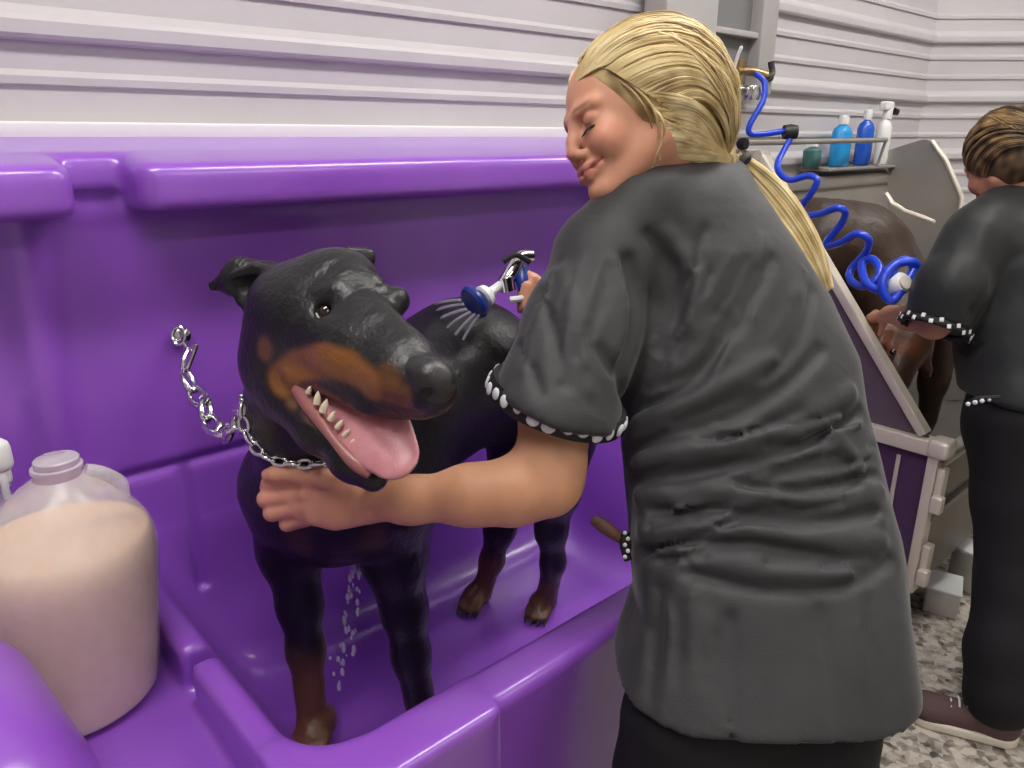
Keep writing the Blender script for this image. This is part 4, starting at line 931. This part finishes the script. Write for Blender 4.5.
# loose strands before the ear
for (p0, p1, p2) in (((600, 66), (640, 100), (658, 146)), ((596, 62), (646, 98), (664, 138)), ((606, 68), (652, 106), (660, 160)), ((636, 92), (664, 124), (652, 168))):
    dd_ = [B_hit for B_hit in (1.0, .985, 1.03)]
    tube(bm, spline([P(*p0, 1.005), P(*p1, .985), P(*p2, 1.02)], 8), lambda t: .0026*(1-.6*t), 6)
o = bmcol(bm, blond, 'hair_strands', 'hair', wm); 
bm = bmesh.new(); lathe(bm, [(.010, -.008), (.021, -.007), (.024, 0), (.021, .007), (.010, .008)], 22, P(737, 163, 1.15), R=align(cs(.5, -.6, -.2))); obj('hair_tie', bm, 'trimb', wm)
bm = bmesh.new(); R_ = random.Random(8)
for i in range(130):
    a, b = R_.uniform(-1, 1), R_.uniform(-1, 1); w = lambda k: (a*k, b*k)
    path = [(735, 158, 1.15, 6), (752, 174, 1.155, 10), (774, 199, 1.165, 14), (796, 228, 1.17, 13), (814, 258, 1.175, 10), (828, 290, 1.18, 4)]
    tube(bm, spline([P(x+a*k*.95+b*2, y-a*k*.7, d+b*.014*min(1, k/9)) for x, y, d, k in path], 4), lambda t: .0036*(1-.6*t**2), 6)
bmcol(bm, blond, 'ponytail', 'hair', wm)
# eyelashes and brow
bm = bmesh.new(); tube(bm, spline([HW(.0835, .017, -.0130), HW(.0880, .029, -.0170), HW(.0815, .044, -.0160)], 6), .0014, 6)
for k in range(9):
    t = k/8; a = HW(.0855+.003*math.sin(3.1*t), .020+.023*t, -.0165+.001*t); tube(bm, [a, a+.009*f*.9-.006*u+l*(.003*t)], [.0009, .0003], 4)
obj('eyelashes', bm, 'trimb', wm)
# brush in the side pocket
sd = S.hit(632, 545, dflt=1.0)[0]
br = thing('grooming_brush', 'brown wooden handled brush sticking out of the smock pocket', 'brush', tuple(P(628, 545, sd)))
bm = bmesh.new(); tube(bm, spline([P(592, 519, sd+.0), P(602, 525, sd+.0), P(616, 535, sd), P(634, 548, sd+.01)], 6), lambda t: .006+.0035*math.sin(math.pi*min(1, t*1.2)), 12, flat=.7); obj('handle', bm, 'wood', br)
bm = bmesh.new(); tube(bm, spline([P(626, 532, sd-.002), P(624, 545, sd-.002), P(628, 560, sd-.002)], 5), .006, 10)
for k in range(5):
    g = bmesh.ops.create_uvsphere(bm, u_segments=8, v_segments=6, radius=.0030, matrix=Matrix.Translation(P(625+(k % 2)*3, 533+k*6, sd-.008)))
    for v_ in g['verts']:
        for f_ in v_.link_faces: f_.material_index = 1
obj('pocket_trim', bm, ['trimb', 'trimw'], wm)
# ---- brown dog in the second tub
A2 = A
E_ = Field((2.22, .70, .45), (3.2, 1.40, 1.30), .011)
E_.chain([A(812, 250, 2.55, .175), A(852, 258, 2.60, .175), (np.array([2.78, 1.04, .93]), .15)], .06)
E_.chain([(P(880, 285, 2.52), .13), (P(898, 318, 2.42), .10), (P(905, 340, 2.36), .075)], .05)
E_.chain([(P(905, 345, 2.34), .070), (P(893, 375, 2.31), .05), (P(890, 392, 2.30), .038)], .03)
E_.cone(P(918, 335, 2.34), P(926, 372, 2.33), .028, .024, .015, flat=(FW, .5)); E_.cone(P(884, 330, 2.33), P(880, 345, 2.31), .025, .02, .015)
for x, y in ((2.40, .98), (2.42, 1.18), (2.86, .92), (2.92, 1.12)): E_.chain([((x, y, .85), .07), ((x, y, .65), .045), ((x, y, .48), .03)], .03)
E_.half((0, 0, -1), (0, 0, .452)); E_.disp(lambda p: .005*noise3(p, 60, 40)+.003*noise3(p, 130, 41))
v, q = E_.mesh(1); c = np.tile([.040, .020, .012], (len(v), 1))
c = blend(c, (.17, .055, .026), (1-sst(np.linalg.norm(v-P(905, 350, 2.33), axis=1), .08, .17))*np.clip(.6+noise3(v, 60, 50), 0, 1))
d2 = thing('brown_dog', 'wet brown dog being washed in the second tub behind the blue hose', 'dog', (2.6, 1.05, .452)); npobj('body', v, q, 'dog2', d2, c)
bm = bmesh.new(); bmesh.ops.create_uvsphere(bm, u_segments=14, v_segments=10, radius=.016, matrix=Matrix.Translation(P(888, 394, 2.262))); obj('nose', bm, 'nose', d2)
bm = bmesh.new(); bmesh.ops.create_uvsphere(bm, u_segments=12, v_segments=8, radius=.010, matrix=Matrix.Translation(P(893, 352, 2.268))); obj('eye', bm, 'eye', d2)
# ---- second person
p2 = thing('person', 'person with brown pinned-up hair in black smock and trousers at the right edge', 'person', (2.05, .30, 0))
h2 = P(1004, 160, 2.02)
v1, q1, c1, HW2, ax2 = head(h2, cs(-.30, -.25, -.92), cs(-.12, .98, .1), 1.0, .0045, P(1022, 215, 2.04))
B = Field(P(900, 320, 2.0)-.3, P(960, 320, 2.0)+.3, .006)
B.chain([A(962, 262, 1.95, .05), A(934, 322, 1.97, .042), A(908, 318, 2.08, .032), A(890, 314, 2.16, .026)], .02)
B.chain([A(890, 314, 2.16, .026), A(876, 318, 2.22, .030)], .01, flat=(UP, .6))
for i in range(4): B.chain([A(876-i*2, 312+i*5, 2.22+.008*i, .010), A(868-i, 320+i*5, 2.26, .009), A(868, 330+i*4, 2.28, .008)], .003)
B.chain([A(884, 322, 2.18, .011), A(880, 334, 2.2, .009)], .004)
v2, q2 = B.mesh(1)
SM = Field((1.75, .0, .70), (2.62, .85, 1.50), .008)
SM.chain([A(1018, 205, 2.03, .07), A(1018, 240, 2.02, .13)], .05)
SM.cone(P(1004, 212, 2.01), P(1040, 206, 2.05), .07, .07, .04); SM.cone(P(985, 232, 1.97), P(1055, 236, 2.08), .085, .09, .06); SM.chain([A(1010, 268, 1.99, .135), A(1016, 340, 2.0, .135), A(1020, 408, 1.98, .145)], .05); SM.cone(P(1060, 300, 2.1), P(1060, 410, 2.08), .14, .15, .06)
SM.chain([A(975, 242, 1.95, .085), A(950, 290, 1.94, .085), A(934, 330, 1.96, .080)], .03)
SM.half((P(934, 328, 1.96)-P(975, 242, 1.95))*0+np.array([0, 0, -1.]), (0, 0, P(1000, 412, 1.86)[2]-.0), .005)
sn = P(932, 335, 1.96)-P(962, 265, 1.95); sn /= np.linalg.norm(sn)
Xg_, Yg_, Zg_ = np.meshgrid(*SM.ax, indexing='ij', sparse=True); hc_ = P(935, 326, 1.96)
lim = ((Xg_-hc_[0])*sn[0]+(Yg_-hc_[1])*sn[1]+(Zg_-hc_[2])*sn[2]); rad_ = np.sqrt((Xg_-hc_[0])**2+(Yg_-hc_[1])**2+(Zg_-hc_[2])**2)
SM.V = np.where(rad_ < .125, smax(SM.V, lim, .004), SM.V).astype(np.float32)
SM.disp(lambda p: .0035*noise3(p, 40, 60)+.002*noise3(p, 90, 61)-.012*np.exp(-(dpoly(p, [P(968, 300, 1.88), P(985, 345, 1.86), P(972, 380, 1.87)])/.012)**2)-.010*np.exp(-(dpoly(p, [P(1024, 255, 1.86), P(1000, 275, 1.86), P(985, 300, 1.86)])/.012)**2)+.008*np.exp(-(dpoly(p, [P(985, 225, 1.88), P(975, 265, 1.87), P(990, 300, 1.86)])/.014)**2))
v, q = SM.mesh(1); npobj('smock', v, q, 'scrub2', p2)
bm = bmesh.new(); k3 = np.cross(sn, FW); k3 /= np.linalg.norm(k3); k4 = np.cross(sn, k3)
ring = [hc_+sn*.004+(k3*math.cos(a)+k4*math.sin(a))*.080 for a in np.linspace(0, 2*math.pi, 41)[:-1]]
tube(bm, ring, .010, 8, closed=True)
for k in range(26):
    a = 2*math.pi*k/26; dr = Vector(k3*math.cos(a)+k4*math.sin(a)); R = dr.to_track_quat('Z', 'X').to_matrix()
    box(bm, Vector(hc_)+Vector(sn)*(.008 if k % 2 else -.002)+dr*.0885, (.011, .010, .004), R, .001, mi=0)
bm.faces.ensure_lookup_table()
for f_ in bm.faces:
    if (f_.calc_center_median()-Vector(hc_)).length > .0895: f_.material_index = 1
obj('sleeve_trim', bm, ['trimb', 'trimw'], p2)
TR = Field((1.7, -.15, .03), (2.65, .62, 1.0), .011)
TR.cone(P(1020, 415, 1.99), P(1062, 415, 2.06), .135, .135, .05)
TR.chain([A(1022, 420, 1.98, .135), A(1022, 500, 1.99, .115), A(1014, 585, 1.98, .088), A(1003, 650, 1.96, .086), A(1001, 694, 1.95, .088)], .03)
TR.chain([A(1075, 430, 2.06, .13), A(1085, 560, 2.08, .10), A(1085, 640, 2.10, .08), A(1085, 668, 2.1, .08)], .03)
TR.half((0, 0, -1), (0, 0, .045)); TR.half((0, 0, 1), (0, 0, .93)); TR.disp(lambda p: .004*noise3(p, 32, 70)+.002*noise3(p, 80, 71))
v, q = TR.mesh(1); npobj('trousers', v, q, 'pants', p2)
K2 = Field((1.7, -.15, .1), (2.65, .85, 1.48), .016)
K2.chain([A(1018, 205, 2.03, .05), A(1018, 250, 2.02, .11), A(1018, 400, 2.0, .115), A(1022, 430, 1.98, .10), A(1014, 585, 1.98, .06), A(1001, 690, 1.95, .05)], .03); K2.chain([A(1050, 410, 2.05, .1), A(1085, 560, 2.08, .06), A(1085, 660, 2.1, .05)], .03)
v3, q3 = K2.mesh(1)
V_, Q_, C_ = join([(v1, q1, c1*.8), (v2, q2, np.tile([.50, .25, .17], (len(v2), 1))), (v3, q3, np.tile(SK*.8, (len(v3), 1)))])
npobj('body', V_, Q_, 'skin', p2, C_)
shoe(onz(903, 712, 0), onz(1018, 743, 0), p2, 'shoe'); shoe(onz(1010, 676, 0), onz(1110, 700, 0), p2, 'shoe')
brown = haircol([.10, .060, .032], (.03, .018, .010), (.42, .27, .11), 81)
HB = Field(h2-.17, h2+.17, .006)
f2, l2, u2 = ax2; HB.ell(HW2(-.02, 0, .024), (.106, .090, .100), [f2, l2, u2], .01); HB.half(f2*.13-u2*.045, HW2(.070, 0, .0), .01); HB.ell(HW2(-.085, -.02, -.045), (.045, .05, .038), [f2, l2, u2], .03); HB.ell(HW2(-.03, 0, -.05), (.062, .068, .045), [f2, l2, u2], .03)
v, q = HB.mesh(1); npobj('hair', v, q, 'hair2', p2, brown(v))
def st2(R_):
    side = R_.choice([1, -1]); k = R_.random()
    if R_.random() < .5: return (.09-.05*k, side*(.01+.08*k), .055-.15*k), (-.3, side*(.5+.4*k), .7-.7*k)
    return (R_.uniform(-.03, .09), side*R_.uniform(0, .03), .09), (R_.uniform(-.9, -.15), side*(.25+.6*k), .80-.7*k)
bm = locks(bmesh.new(), HW2(-.02, 0, .024), ax2, np.array([.108, .092, .102]), 200, st2, (-.095, -.01, -.06), 0, seed=5, fr=(.003, .006))
for i in range(26):    # pinned twist
    a = i/26*2*math.pi; R_ = random.Random(i); c0 = HW2(-.108, -.012, -.035)
    tube(bm, spline([c0+(l2*math.cos(a+t)+u2*math.sin(a+t)*.8)*.030*(.5+R_.random()*.7)-f2*.010*math.sin(t) for t in np.linspace(0, 2.6, 6)], 3), .0045, 6)
bmcol(bm, brown, 'hair_strands', 'hair2', p2)
# dangling pinned tag and skin at the hip of the second person
bm = bmesh.new(); tube(bm, spline([P(966, 404, 1.90), P(976, 399, 1.88), P(988, 398, 1.87), P(1000, 397, 1.86)], 5), .006, 8)
for k in range(5):
    g = bmesh.ops.create_uvsphere(bm, u_segments=8, v_segments=6, radius=.006, matrix=Matrix.Translation(P(968+k*7, 404-k*1.6, 1.875-k*.002)))
    for v_ in g['verts']:
        for f_ in v_.link_faces: f_.material_index = 1
obj('pocket_trim', bm, ['trimb', 'trimw'], p2)
# ================================================================== LIGHT
w = bpy.data.worlds.new('world'); bpy.context.scene.world = w; w.use_nodes = True
w.node_tree.nodes['Background'].inputs[0].default_value = (.9, .92, 1, 1); w.node_tree.nodes['Background'].inputs[1].default_value = .3
